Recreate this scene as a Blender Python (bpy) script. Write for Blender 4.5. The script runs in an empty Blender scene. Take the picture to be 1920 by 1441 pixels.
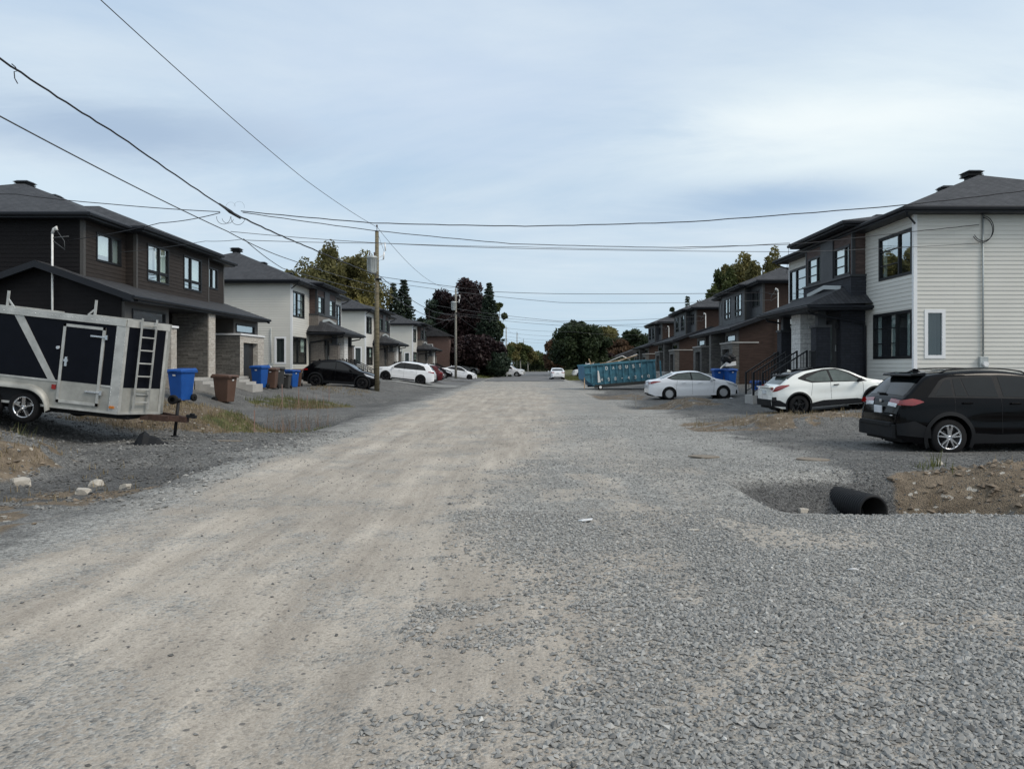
import bpy, math, random
import numpy as np
from mathutils import Vector, Matrix, noise as mnoise
R = math.radians
rnd = random.Random(7)
scene = bpy.context.scene
COL = scene.collection

# ------------------------------------------------------------------ objects
def tag(o, label=None, cat=None, group=None, kind=None):
    if label: o['label'] = label
    if cat: o['category'] = cat
    if group: o['group'] = group
    if kind: o['kind'] = kind
    return o

def thing(name, label, cat, loc=(0, 0, 0), rz=0.0, group=None):
    o = bpy.data.objects.new(name, None)
    COL.objects.link(o)
    o.location = loc
    o.rotation_euler = (0, 0, rz)
    o.empty_display_size = 0.2
    return tag(o, label, cat, group)

def copy_tree(o, parent=None):
    c = o.copy()
    COL.objects.link(c)
    c.parent = parent
    for ch in list(o.children):
        copy_tree(ch, c)
    return c

class MB:
    """collects faces and links them as ONE mesh object; uvs in metres by box projection"""
    def __init__(s):
        s.v = []; s.f = []; s.smooth = []
    def add(s, vs, fs, smooth=False):
        n = len(s.v)
        s.v.extend([tuple(p) for p in vs])
        s.f.extend([tuple(i + n for i in f) for f in fs])
        s.smooth.extend([smooth] * len(fs))
        return s
    def quad(s, a, b, c, d):
        return s.add([a, b, c, d], [(0, 1, 2, 3)])
    def box(s, x0, x1, y0, y1, z0, z1):
        return s.add([(x0, y0, z0), (x1, y0, z0), (x1, y1, z0), (x0, y1, z0), (x0, y0, z1), (x1, y0, z1), (x1, y1, z1), (x0, y1, z1)],
                     [(0, 3, 2, 1), (4, 5, 6, 7), (0, 1, 5, 4), (1, 2, 6, 5), (2, 3, 7, 6), (3, 0, 4, 7)])
    def hexa(s, b, t):
        """b, t: 4 points bottom and top"""
        return s.add(list(b) + list(t), [(0, 3, 2, 1), (4, 5, 6, 7), (0, 1, 5, 4), (1, 2, 6, 5), (2, 3, 7, 6), (3, 0, 4, 7)])
    def bar(s, p, q, w, h=None):
        h = h or w
        p = Vector(p); q = Vector(q); d = (q - p).normalized()
        up = Vector((0, 0, 1)) if abs(d.z) < .95 else Vector((0, 1, 0))
        a = d.cross(up).normalized() * w / 2; b = a.cross(d).normalized() * h / 2
        return s.hexa([p - a - b, p + a - b, p + a + b, p - a + b], [q - a - b, q + a - b, q + a + b, q - a + b])
    def tube(s, pts, r, n=8, cap=True, smooth=True):
        pts = [Vector(p) for p in pts]
        rs = r if isinstance(r, (list, tuple)) else [r] * len(pts)
        vs = []; fs = []
        prev = None
        for i, p in enumerate(pts):
            d = (pts[min(i + 1, len(pts) - 1)] - pts[max(i - 1, 0)])
            if d.length < 1e-9: d = Vector((0, 0, 1))
            d.normalize()
            if prev is None:
                up = Vector((0, 0, 1)) if abs(d.z) < .9 else Vector((1, 0, 0))
                a = d.cross(up).normalized()
            else:
                a = (prev - d * prev.dot(d))
                if a.length < 1e-6: a = d.orthogonal()
                a.normalize()
            prev = a
            b = d.cross(a)
            for k in range(n):
                t = 2 * math.pi * k / n
                vs.append(p + (a * math.cos(t) + b * math.sin(t)) * rs[i])
        for i in range(len(pts) - 1):
            for k in range(n):
                fs.append((i * n + k, i * n + (k + 1) % n, (i + 1) * n + (k + 1) % n, (i + 1) * n + k))
        s.add(vs, fs, smooth)
        if cap:
            m = len(s.v) - len(vs)
            s.f.append(tuple(m + k for k in range(n))[::-1]); s.smooth.append(False)
            s.f.append(tuple(m + (len(pts) - 1) * n + k for k in range(n))); s.smooth.append(False)
        return s
    def lathe(s, prof, c=(0, 0, 0), axis='z', n=20, smooth=True):
        """prof: (r, h) pairs, turned round axis through c"""
        vs = []; fs = []
        for (r, h) in prof:
            for k in range(n):
                t = 2 * math.pi * k / n
                a, b = r * math.cos(t), r * math.sin(t)
                if axis == 'z': vs.append((c[0] + a, c[1] + b, c[2] + h))
                elif axis == 'y': vs.append((c[0] + a, c[1] + h, c[2] + b))
                else: vs.append((c[0] + h, c[1] + a, c[2] + b))
        for i in range(len(prof) - 1):
            for k in range(n):
                fs.append((i * n + k, i * n + (k + 1) % n, (i + 1) * n + (k + 1) % n, (i + 1) * n + k))
        return s.add(vs, fs, smooth)
    def prism(s, poly, h0, h1, axis='z'):
        """poly in the plane across axis, swept from h0 to h1"""
        def P(a, b, h):
            return (a, b, h) if axis == 'z' else ((a, h, b) if axis == 'y' else (h, a, b))
        n = len(poly)
        vs = [P(a, b, h0) for a, b in poly] + [P(a, b, h1) for a, b in poly]
        fs = [tuple(range(n))[::-1], tuple(range(n, 2 * n))] + [(i, (i + 1) % n, n + (i + 1) % n, n + i) for i in range(n)]
        return s.add(vs, fs)
    def pieces(s):
        """face lists of the far-apart pieces held"""
        n = len(s.v); par = list(range(n))
        def find(i):
            while par[i] != i:
                par[i] = par[par[i]]; i = par[i]
            return i
        for f in s.f:
            a = find(f[0])
            for i in f[1:]:
                b = find(i)
                if a != b: par[b] = a
        roots = {}
        isl = [roots.setdefault(find(i), len(roots)) for i in range(n)]
        k = len(roots)
        if k < 2 or k > 600: return None
        P = np.array(s.v, float); I = np.array(isl)
        lo = np.full((k, 3), np.inf); hi = np.full((k, 3), -np.inf)
        np.minimum.at(lo, I, P); np.maximum.at(hi, I, P)
        size = (hi - lo).max(axis=1)
        gap = np.maximum(0., np.maximum(lo[:, None] - hi[None], lo[None] - hi[:, None]))
        near = np.sqrt((gap ** 2).sum(2)) <= np.maximum(.02, .49 * np.maximum(size[:, None], size[None]))
        pc = list(range(k))
        def f2(i):
            while pc[i] != i: i = pc[i]
            return i
        for a, b in zip(*np.nonzero(np.triu(near, 1))):
            a, b = f2(a), f2(b)
            if a != b: pc[b] = a
        out = {}
        for j, f in enumerate(s.f): out.setdefault(f2(isl[f[0]]), []).append(j)
        return list(out.values()) if len(out) > 1 else None
    def build(s, name, mat, parent=None, bevel=0.0, uv=True):
        if parent is not None and len(s.v) < 20000:
            pcs = s.pieces()
            if pcs:
                res = []
                for fl in pcs:
                    m = MB(); ids = {}
                    for j in fl:
                        m.f.append(tuple(ids.setdefault(i, len(ids)) for i in s.f[j])); m.smooth.append(s.smooth[j])
                    m.v = [s.v[i] for i in ids]
                    res.append(m._build(name, mat, parent, bevel, uv))
                return res[0]
        return s._build(name, mat, parent, bevel, uv)
    def _build(s, name, mat, parent=None, bevel=0.0, uv=True):
        me = bpy.data.meshes.new(name)
        me.from_pydata(s.v, [], s.f)
        me.polygons.foreach_set('use_smooth', s.smooth)
        if uv and len(s.v) < 60000:
            vco = s.v
            ul = me.uv_layers.new(name='UVMap')
            data = np.zeros((len(me.loops), 2), dtype=np.float32)
            for p in me.polygons:
                nx, ny, nz = abs(p.normal.x), abs(p.normal.y), abs(p.normal.z)
                for li in p.loop_indices:
                    x, y, z = vco[me.loops[li].vertex_index]
                    if nz > .8: data[li] = (x, y)
                    elif nz > .25: data[li] = (x if ny > nx else y, z * 2.6)   # pitched roofs
                    elif nx > ny: data[li] = (y, z)
                    else: data[li] = (x, z)
            ul.data.foreach_set('uv', data.ravel())
        me.materials.append(mat)
        o = bpy.data.objects.new(name, me)
        COL.objects.link(o)
        if parent is not None: o.parent = parent
        if bevel > 0:
            b = o.modifiers.new('Bevel', 'BEVEL'); b.width = bevel; b.segments = 2; b.limit_method = 'ANGLE'
        return o

def np_mesh(name, verts, faces, mat, parent=None, var=None, smooth=False):
    """fast mesh from numpy arrays; faces all of one size; var = per-vertex value"""
    me = bpy.data.meshes.new(name)
    verts = np.asarray(verts, dtype=np.float32); faces = np.asarray(faces, dtype=np.int32)
    k = faces.shape[1]
    me.vertices.add(len(verts)); me.vertices.foreach_set('co', verts.ravel())
    me.loops.add(faces.size); me.loops.foreach_set('vertex_index', faces.ravel())
    me.polygons.add(len(faces))
    me.polygons.foreach_set('loop_start', np.arange(0, faces.size, k, dtype=np.int32))
    try: me.polygons.foreach_set('loop_total', np.full(len(faces), k, dtype=np.int32))
    except Exception: pass
    me.update(calc_edges=True)
    me.polygons.foreach_set('use_smooth', np.full(len(faces), smooth))
    if var is not None:
        var = np.asarray(var, dtype=np.float32)
        if var.ndim == 1:
            a = me.attributes.new('var', 'FLOAT', 'POINT'); a.data.foreach_set('value', var)
        else:
            a = me.attributes.new('var', 'FLOAT_COLOR', 'POINT'); a.data.foreach_set('color', var.ravel())
    me.materials.append(mat)
    o = bpy.data.objects.new(name, me)
    COL.objects.link(o)
    if parent is not None: o.parent = parent
    return o

# ------------------------------------------------------------------ numpy noise
def _hash(ix, iy, seed):
    h = (ix.astype(np.int64) * 374761393 + iy.astype(np.int64) * 668265263 + seed * 974711) & 0x7fffffff
    h = ((h ^ (h >> 13)) * 1274126177) & 0x7fffffff
    h = (h ^ (h >> 16)) & 0xffff
    return h / 65535.0
def vnoise(x, y, seed=0):
    x = np.asarray(x, float); y = np.asarray(y, float)
    ix = np.floor(x); iy = np.floor(y); fx = x - ix; fy = y - iy
    fx = fx * fx * (3 - 2 * fx); fy = fy * fy * (3 - 2 * fy)
    a = _hash(ix, iy, seed); b = _hash(ix + 1, iy, seed); c = _hash(ix, iy + 1, seed); d = _hash(ix + 1, iy + 1, seed)
    return (a * (1 - fx) + b * fx) * (1 - fy) + (c * (1 - fx) + d * fx) * fy
def fbm(x, y, seed=0, o=4):
    s = 0; a = .5; t = 0
    for i in range(o):
        s = s + a * vnoise(x * 2 ** i, y * 2 ** i, seed + i * 17); t += a; a *= .5
    return s / t
def sstep(t):
    t = np.clip(t, 0, 1); return t * t * (3 - 2 * t)

# ------------------------------------------------------------------ materials
def newmat(name):
    m = bpy.data.materials.new(name); m.use_nodes = True
    nt = m.node_tree; nt.nodes.clear()
    out = nt.nodes.new('ShaderNodeOutputMaterial')
    bs = nt.nodes.new('ShaderNodeBsdfPrincipled')
    nt.links.new(bs.outputs[0], out.inputs[0])
    return m, nt, bs
def N(nt, t, **k):
    n = nt.nodes.new(t)
    for a, b in k.items():
        if a in n.inputs: n.inputs[a].default_value = b
        else: setattr(n, a, b)
    return n
def coord(nt, kind='Object', scale=(1, 1, 1)):
    tc = N(nt, 'ShaderNodeTexCoord'); mp = N(nt, 'ShaderNodeMapping')
    mp.inputs['Scale'].default_value = scale
    nt.links.new(tc.outputs[kind], mp.inputs[0]); return mp.outputs[0]
def mixc(nt, fac, a, b, mode='MIX'):
    m = N(nt, 'ShaderNodeMix', data_type='RGBA', blend_type=mode)
    for i, v in ((0, fac), (6, a), (7, b)):
        if hasattr(v, 'is_linked') or hasattr(v, 'links'): nt.links.new(v, m.inputs[i])
        elif i == 0: m.inputs[0].default_value = v
        else: m.inputs[i].default_value = (*v[:3], 1)
    return m.outputs[2]
def rng(nt, val, a, b, c=0., d=1.):
    m = N(nt, 'ShaderNodeMapRange'); nt.links.new(val, m.inputs[0])
    for i, v in enumerate((a, b, c, d)): m.inputs[i + 1].default_value = v
    return m.outputs[0]
def math_(nt, op, a, b):
    m = N(nt, 'ShaderNodeMath', operation=op)
    for i, v in ((0, a), (1, b)):
        if hasattr(v, 'links'): nt.links.new(v, m.inputs[i])
        else: m.inputs[i].default_value = v
    return m.outputs[0]
def bumpn(nt, bs, h, strength=.3, dist=.01):
    b = N(nt, 'ShaderNodeBump'); b.inputs['Strength'].default_value = strength; b.inputs['Distance'].default_value = dist
    nt.links.new(h, b.inputs['Height']); nt.links.new(b.outputs[0], bs.inputs['Normal']); return b

def mat(name, col, rough=.6, metal=0., var=.12, scale=3., bump=.0, bscale=30., coat=0., spec=.5, kind='Object'):
    """plain surface with soft dirt variation"""
    m, nt, bs = newmat(name)
    c = coord(nt, kind)
    n = N(nt, 'ShaderNodeTexNoise', Scale=scale, Detail=6.0, Roughness=.6); nt.links.new(c, n.inputs['Vector'])
    f = rng(nt, n.outputs[0], .3, .7)
    a = [x * (1 - var) for x in col]; b = [min(1, x * (1 + var)) for x in col]
    nt.links.new(mixc(nt, f, a, b), bs.inputs['Base Color'])
    bs.inputs['Roughness'].default_value = rough
    r2 = rng(nt, n.outputs[0], .3, .7, max(0, rough - .06), min(1, rough + .08)); nt.links.new(r2, bs.inputs['Roughness'])
    bs.inputs['Metallic'].default_value = metal
    bs.inputs['Coat Weight'].default_value = coat
    bs.inputs['Coat Roughness'].default_value = .04
    bs.inputs['Specular IOR Level'].default_value = spec
    if bump:
        n2 = N(nt, 'ShaderNodeTexNoise', Scale=bscale, Detail=4.0); nt.links.new(c, n2.inputs['Vector'])
        bumpn(nt, bs, n2.outputs[0], bump, .01)
    return m

def brick_mat(name, c1, c2, mortar, bw=.4, bh=.09, msize=.008, rough=.85, offset=.5, ns=9.0, nv=.25, bump=.6):
    m, nt, bs = newmat(name)
    tc = N(nt, 'ShaderNodeTexCoord')
    b = N(nt, 'ShaderNodeTexBrick'); nt.links.new(tc.outputs['UV'], b.inputs['Vector'])
    b.inputs['Scale'].default_value = 1.0
    b.inputs['Brick Width'].default_value = bw; b.inputs['Row Height'].default_value = bh
    b.inputs['Mortar Size'].default_value = msize; b.offset = offset
    b.inputs['Color1'].default_value = (*c1, 1); b.inputs['Color2'].default_value = (*c2, 1); b.inputs['Mortar'].default_value = (*mortar, 1)
    b.inputs['Mortar Smooth'].default_value = .2
    n = N(nt, 'ShaderNodeTexNoise', Scale=ns, Detail=5.0); nt.links.new(tc.outputs['UV'], n.inputs['Vector'])
    f = rng(nt, n.outputs[0], .3, .7, 1 - nv, 1 + nv * .7)
    nt.links.new(mixc(nt, 1.0, b.outputs['Color'], f, 'MULTIPLY'), bs.inputs['Base Color'])
    bs.inputs['Roughness'].default_value = rough
    h = math_(nt, 'ADD', math_(nt, 'MULTIPLY', b.outputs['Fac'], -1.0), math_(nt, 'MULTIPLY', n.outputs[0], .5))
    if bump: bumpn(nt, bs, h, bump, .008)
    return m

def shingle_mat(name, c1, c2):
    m, nt, bs = newmat(name)
    tc = N(nt, 'ShaderNodeTexCoord')
    b = N(nt, 'ShaderNodeTexBrick'); nt.links.new(tc.outputs['UV'], b.inputs['Vector'])
    b.inputs['Scale'].default_value = 1.0
    b.inputs['Brick Width'].default_value = .32; b.inputs['Row Height'].default_value = .15
    b.inputs['Mortar Size'].default_value = .012
    b.inputs['Color1'].default_value = (*c1, 1); b.inputs['Color2'].default_value = (*c2, 1)
    b.inputs['Mortar'].default_value = (*[x * .45 for x in c1], 1)
    n = N(nt, 'ShaderNodeTexNoise', Scale=1.3, Detail=8.0, Roughness=.7); nt.links.new(tc.outputs['UV'], n.inputs['Vector'])
    f = rng(nt, n.outputs[0], .3, .7, .7, 1.3)
    nt.links.new(mixc(nt, 1.0, b.outputs['Color'], f, 'MULTIPLY'), bs.inputs['Base Color'])
    bs.inputs['Roughness'].default_value = .85
    bumpn(nt, bs, math_(nt, 'MULTIPLY', b.outputs['Fac'], -1.0), .5, .01)
    return m

def wood_siding(name, col, dark=.55):
    m, nt, bs = newmat(name)
    c = coord(nt, 'Object', (1.2, 1.2, 14))
    n = N(nt, 'ShaderNodeTexNoise', Scale=1.6, Detail=6.0, Roughness=.65); nt.links.new(c, n.inputs['Vector'])
    f = rng(nt, n.outputs[0], .35, .65)
    nt.links.new(mixc(nt, f, [x * dark for x in col], [x * 1.25 for x in col]), bs.inputs['Base Color'])
    bs.inputs['Roughness'].default_value = .7
    bs.inputs['Specular IOR Level'].default_value = .2
    return m

def glass_mat(name, tint=(.75, .85, .85), refl=.35):
    m, nt, bs = newmat(name)
    nt.nodes.remove(bs)
    out = [n for n in nt.nodes if n.type == 'OUTPUT_MATERIAL'][0]
    tr = N(nt, 'ShaderNodeBsdfTransparent'); tr.inputs[0].default_value = (*tint, 1)
    gl = N(nt, 'ShaderNodeBsdfGlossy'); gl.inputs['Roughness'].default_value = .015; gl.inputs[0].default_value = (.95, 1, 1, 1)
    c = coord(nt, 'Object'); n = N(nt, 'ShaderNodeTexNoise', Scale=.9, Detail=1.0); nt.links.new(c, n.inputs['Vector'])
    b = N(nt, 'ShaderNodeBump'); b.inputs['Strength'].default_value = .12; b.inputs['Distance'].default_value = .02
    nt.links.new(n.outputs[0], b.inputs['Height']); nt.links.new(b.outputs[0], gl.inputs['Normal'])
    fr = N(nt, 'ShaderNodeFresnel', IOR=1.5)
    f = math_(nt, 'MAXIMUM', math_(nt, 'MULTIPLY', fr.outputs[0], .55), refl)
    mx = N(nt, 'ShaderNodeMixShader'); nt.links.new(f, mx.inputs[0]); nt.links.new(tr.outputs[0], mx.inputs[1]); nt.links.new(gl.outputs[0], mx.inputs[2])
    nt.links.new(mx.outputs[0], out.inputs[0])
    return m

def leaf_mat(name, dark, light, trans=.25):
    m, nt, bs = newmat(name)
    a = N(nt, 'ShaderNodeAttribute', attribute_name='var')
    nt.links.new(mixc(nt, a.outputs['Fac'], dark, light), bs.inputs['Base Color'])
    bs.inputs['Roughness'].default_value = .55; bs.inputs['Specular IOR Level'].default_value = .25
    out = [n for n in nt.nodes if n.type == 'OUTPUT_MATERIAL'][0]
    t = N(nt, 'ShaderNodeBsdfTranslucent'); nt.links.new(mixc(nt, a.outputs['Fac'], dark, light), t.inputs[0])
    mx = N(nt, 'ShaderNodeMixShader'); mx.inputs[0].default_value = trans
    nt.links.new(bs.outputs[0], mx.inputs[1]); nt.links.new(t.outputs[0], mx.inputs[2]); nt.links.new(mx.outputs[0], out.inputs[0])
    return m

M = {}
M['white_siding'] = brick_mat('white vinyl siding', (.645, .635, .585), (.61, .60, .555), (.48, .475, .44), 3.66, .145, .003, .5, .37, .6, .05, 0)
M['white_trim'] = mat('white trim', (.78, .79, .80), .45, var=.04)
M['dark_siding'] = wood_siding('dark brown siding', (.034, .028, .025), .8)
M['black_siding'] = wood_siding('near black side siding', (.0085, .0075, .0085), .85)
M['brown_siding'] = wood_siding('red brown siding', (.050, .032, .026), .75)
M['plum_siding'] = wood_siding('plum brown siding', (.10, .072, .066))
M['grey_panel'] = mat('charcoal panel', (.038, .041, .046), .55, var=.1)
M['trim_grey'] = mat('grey brown trim', (.062, .058, .054), .55, var=.08)
M['black_metal'] = mat('black painted metal', (.009, .010, .012), .45, var=.2, spec=.25)
M['fascia'] = mat('black fascia', (.012, .014, .019), .5, var=.15, spec=.3)
M['soffit'] = mat('charcoal soffit', (.035, .036, .04), .6)
M['dark_brick'] = brick_mat('charcoal brick', (.019, .022, .030), (.027, .030, .040), (.011, .012, .016), .4, .1)
M['grey_stone'] = brick_mat('grey ledge stone', (.085, .083, .078), (.16, .155, .145), (.045, .043, .04), .42, .07, .006)
M['cream_stone'] = brick_mat('cream stone', (.55, .52, .47), (.42, .38, .33), (.33, .3, .27), .36, .075, .006)
M['white_stone'] = brick_mat('white block stone', (.68, .68, .66), (.6, .6, .58), (.35, .35, .34), .62, .2, .008)
M['beige_brick'] = brick_mat('taupe brick', (.15, .135, .12), (.2, .18, .16), (.1, .09, .085), .3, .08)
M['shingle'] = shingle_mat('charcoal shingles', (.024, .025, .029), (.045, .046, .051))
M['concrete'] = mat('concrete', (.38, .37, .35), .85, var=.12, bump=.2)
M['foundation'] = mat('foundation concrete', (.25, .245, .235), .9, var=.15, bump=.2)
M['glass'] = glass_mat('window glass', refl=.10)
M['glass_hi'] = glass_mat('window glass reflective', refl=.30)
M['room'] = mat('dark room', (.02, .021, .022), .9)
M['curtain'] = mat('curtain fabric', (.55, .57, .55), .9, var=.08)
M['blind'] = mat('pale blind', (.86, .90, .82), .85, var=.05)
M['door'] = mat('black door', (.014, .015, .018), .4)
M['alu'] = mat('aluminium trim', (.50, .50, .475), .45, .5, var=.22, scale=3)
M['alu_white'] = mat('grey white sheet', (.33, .33, .305), .5, .25, var=.28, scale=2.2)
M['navy'] = mat('blue black sheet', (.004, .005, .009), .35, var=.15, spec=.12)
M['rust'] = mat('rusty steel', (.060, .033, .025), .8, .2, var=.4, scale=9, bump=.3)
M['rubber'] = mat('tyre rubber', (.012, .012, .013), .8, var=.25, spec=.2)
M['chrome'] = mat('bright alloy', (.72, .73, .75), .22, .95, var=.05)
M['alloy_dark'] = mat('dark alloy', (.02, .02, .022), .3, .6)
M['hubcap'] = mat('silver hubcap', (.5, .51, .52), .35, .6)
M['plastic_black'] = mat('black plastic', (.010, .011, .013), .6, var=.12, spec=.25)
M['plastic_blue'] = mat('blue plastic', (.010, .075, .30), .5, var=.15, spec=.3)
M['plastic_brown'] = mat('brown plastic', (.092, .050, .034), .6, var=.12)
M['plastic_grey'] = mat('dark grey plastic', (.05, .05, .05), .5)
M['sticker'] = mat('white sticker', (.8, .8, .8), .5)
M['wood_pole'] = wood_siding('weathered pole wood', (.185, .16, .105), .45)
M['grey_pole'] = wood_siding('grey pole wood', (.24, .23, .20), .5)
M['galv'] = mat('galvanised grey', (.42, .45, .45), .5, .3, var=.12)
M['cable'] = mat('black cable', (.018, .018, .022), .6)
M['cable_grey'] = mat('grey cable', (.07, .075, .08), .6)
M['lamp_red'] = mat('red lamp lens', (.24, .006, .006), .15, var=.2, scale=8, coat=1)
M['lamp_clear'] = mat('clear lamp lens', (.55, .57, .6), .12, .3, var=.3, scale=14, coat=1)
M['car_glass'] = mat('dark car glass', (.004, .006, .007), .03, var=.2, spec=.42)
M['car_glass_lt'] = mat('grey car glass', (.085, .105, .10), .05, var=.5, scale=1.6, spec=.35)
M['paint_black'] = mat('black car paint', (.0022, .0022, .003), .08, .0, var=.1, spec=.17)
M['paint_white'] = mat('white car paint', (.82, .84, .87), .3, var=.02, coat=1)
M['paint_pearl'] = mat('pearl white car paint', (.80, .82, .79), .3, var=.02, coat=1)
M['paint_red'] = mat('dark red car paint', (.075, .010, .013), .25, spec=.3)
M['paint_grey'] = mat('grey car paint', (.22, .215, .21), .3, .3, coat=1)
M['plate'] = mat('number plate', (.65, .68, .72), .5)
M['bark'] = wood_siding('tree bark', (.10, .085, .07))
M['bark_pale'] = wood_siding('pale bark', (.36, .35, .32))
M['stone'] = mat('pale field stone', (.42, .39, .34), .9, var=.25, bump=.5)
M['plank'] = wood_siding('raw timber', (.45, .32, .2))
M['plank_white'] = mat('white board', (.7, .7, .68), .7)
M['pvc'] = mat('white conduit', (.68, .69, .68), .5)
# ------------------------------------------------------------------ terrain
# x right of the road axis, y along the road, z up; camera stands at (0, 0, 1.7)
def road_c(y): return np.where(np.asarray(y, float) > 95, .037 * (np.asarray(y, float) - 95), 0.)
def box_(t, a, b, s): return sstep((t - a) / s) * sstep((b - t) / s)
DITCH = [  # side x centre, half width, y0, y1, depth, soft
    (5.6, 2.7, 8.75, 12.6, .95, (.8, 1.6)), (5.2, 1.7, 19.6, 24.6, .12, 1.2), (5.2, 1.6, 29.5, 36.0, .20, 1.2), (5.0, 1.6, 38, 51, .22, 1.5),
    (-7.0, 1.8, 9.5, 15.2, .35, 1.2), (-7.6, 2.1, 19.4, 27.0, .50, 1.5), (-7.4, 1.6, 31, 40, .22, 1.3), (-7.4, 1.4, 50, 58, .18, 1.3)]
def height(x, y):
    x = np.asarray(x, float); y = np.asarray(y, float)
    z = .9 * sstep((-x - 9.5) / 4.5) * (1 - .35 * sstep((y - 60) / 20))
    k_ = sstep((y - 38) / 4); z = z * (1 - k_) + k_ * .52 * sstep((-x - 6.6) / 4.6)
    ar = .30 + .30 * sstep((y - 38) / 7)
    ar = ar * (.15 + .85 * sstep((y - 19) / 4))
    z = z + ar * sstep((x - 8.3) / 5.0)
    z = z + .45 * sstep((-x - 5.0) / 3.5) * sstep((y - 96) / 12) * (1 - sstep((y - 150) / 20))
    for (cx, hw, y0, y1, d, s) in DITCH:
        jx = cx + .35 * (fbm(y * .5, y * 0 + cx, 3) - .5)
        z = z - d * np.clip(1 - ((x - jx) / hw) ** 2, 0, 1) ** .8 * (lambda yy, q: sstep((yy - y0) / q[0]) * sstep((y1 - yy) / q[1]))(y + .35 * (fbm(x, y, 5) - .5), s if isinstance(s, tuple) else (s, s))
    # earth banks beside the ditches
    n1 = fbm(x * .9, y * .9, 11)
    z = z + (.10 + .30 * n1) * box_(x, 6.4, 14, 1.3) * box_(y, 9.2, 12.7, .7) + .30 * box_(x, 5.75, 8, .8) * box_(y, 9.4, 12.6, 1.1)
    z = z + (.15 + .5 * n1) * box_(x, -14, -8.0, 1.4) * box_(y, 10.5, 15.0, 1.3) + .10 * fbm(x * 2.4, y * 2.4, 71) * box_(x, -14, -5.6, 1.2) * box_(y, 10, 15.5, 1.2)
    z = z + (.25 + .45 * n1) * box_(x, -11.6, -7.6, 1.2) * box_(y, 18.6, 25.0, 1.6)
    z = z + (.06 + .42 * n1) * box_(x, 4.6, 12, 2.2) * box_(y, 19.6, 24.2, 1.3)
    z = z + .45 * n1 * box_(x, 5.4, 9.5, 1.6) * box_(y, 30, 36, 1.6)
    # road ruts and roughness
    onroad = sstep((x + 5.5) / 1.5) * sstep((4.5 - x) / 1.5)
    z = z + .02 * (fbm(x * 1.3, y * .35, 21) - .5) * onroad + .035 * (fbm(x * 1.1, y * 1.1, 22) - .5)
    z = z - .018 * onroad * (np.exp(-((x + 3.0) / .35) ** 2) + np.exp(-((x + 1.2) / .35) ** 2)) * 1.0
    return z
def gz(x, y): return float(height(np.array([x]), np.array([y]))[0])

def axis_pts(lims):
    out = []
    for (a, b, st) in lims:
        n = max(1, int(round((b - a) / st))); out += list(np.linspace(a, b, n, endpoint=False))
    out.append(lims[-1][1]); return np.array(out)
gx = axis_pts([(-1500, -300, 200), (-300, -60, 30), (-60, -18, 3), (-18, -12, .4), (-12, 12, .1), (12, 18, .4), (18, 60, 3), (60, 300, 30), (300, 1500, 200)])
gy = axis_pts([(-60, -4, 8), (-4, 2, .4), (2, 28, .1), (28, 60, .25), (60, 110, .8), (110, 260, 5), (260, 600, 30), (600, 3000, 300)])
GX, GY = np.meshgrid(gx, gy)
GZ = height(GX, GY)
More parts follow.
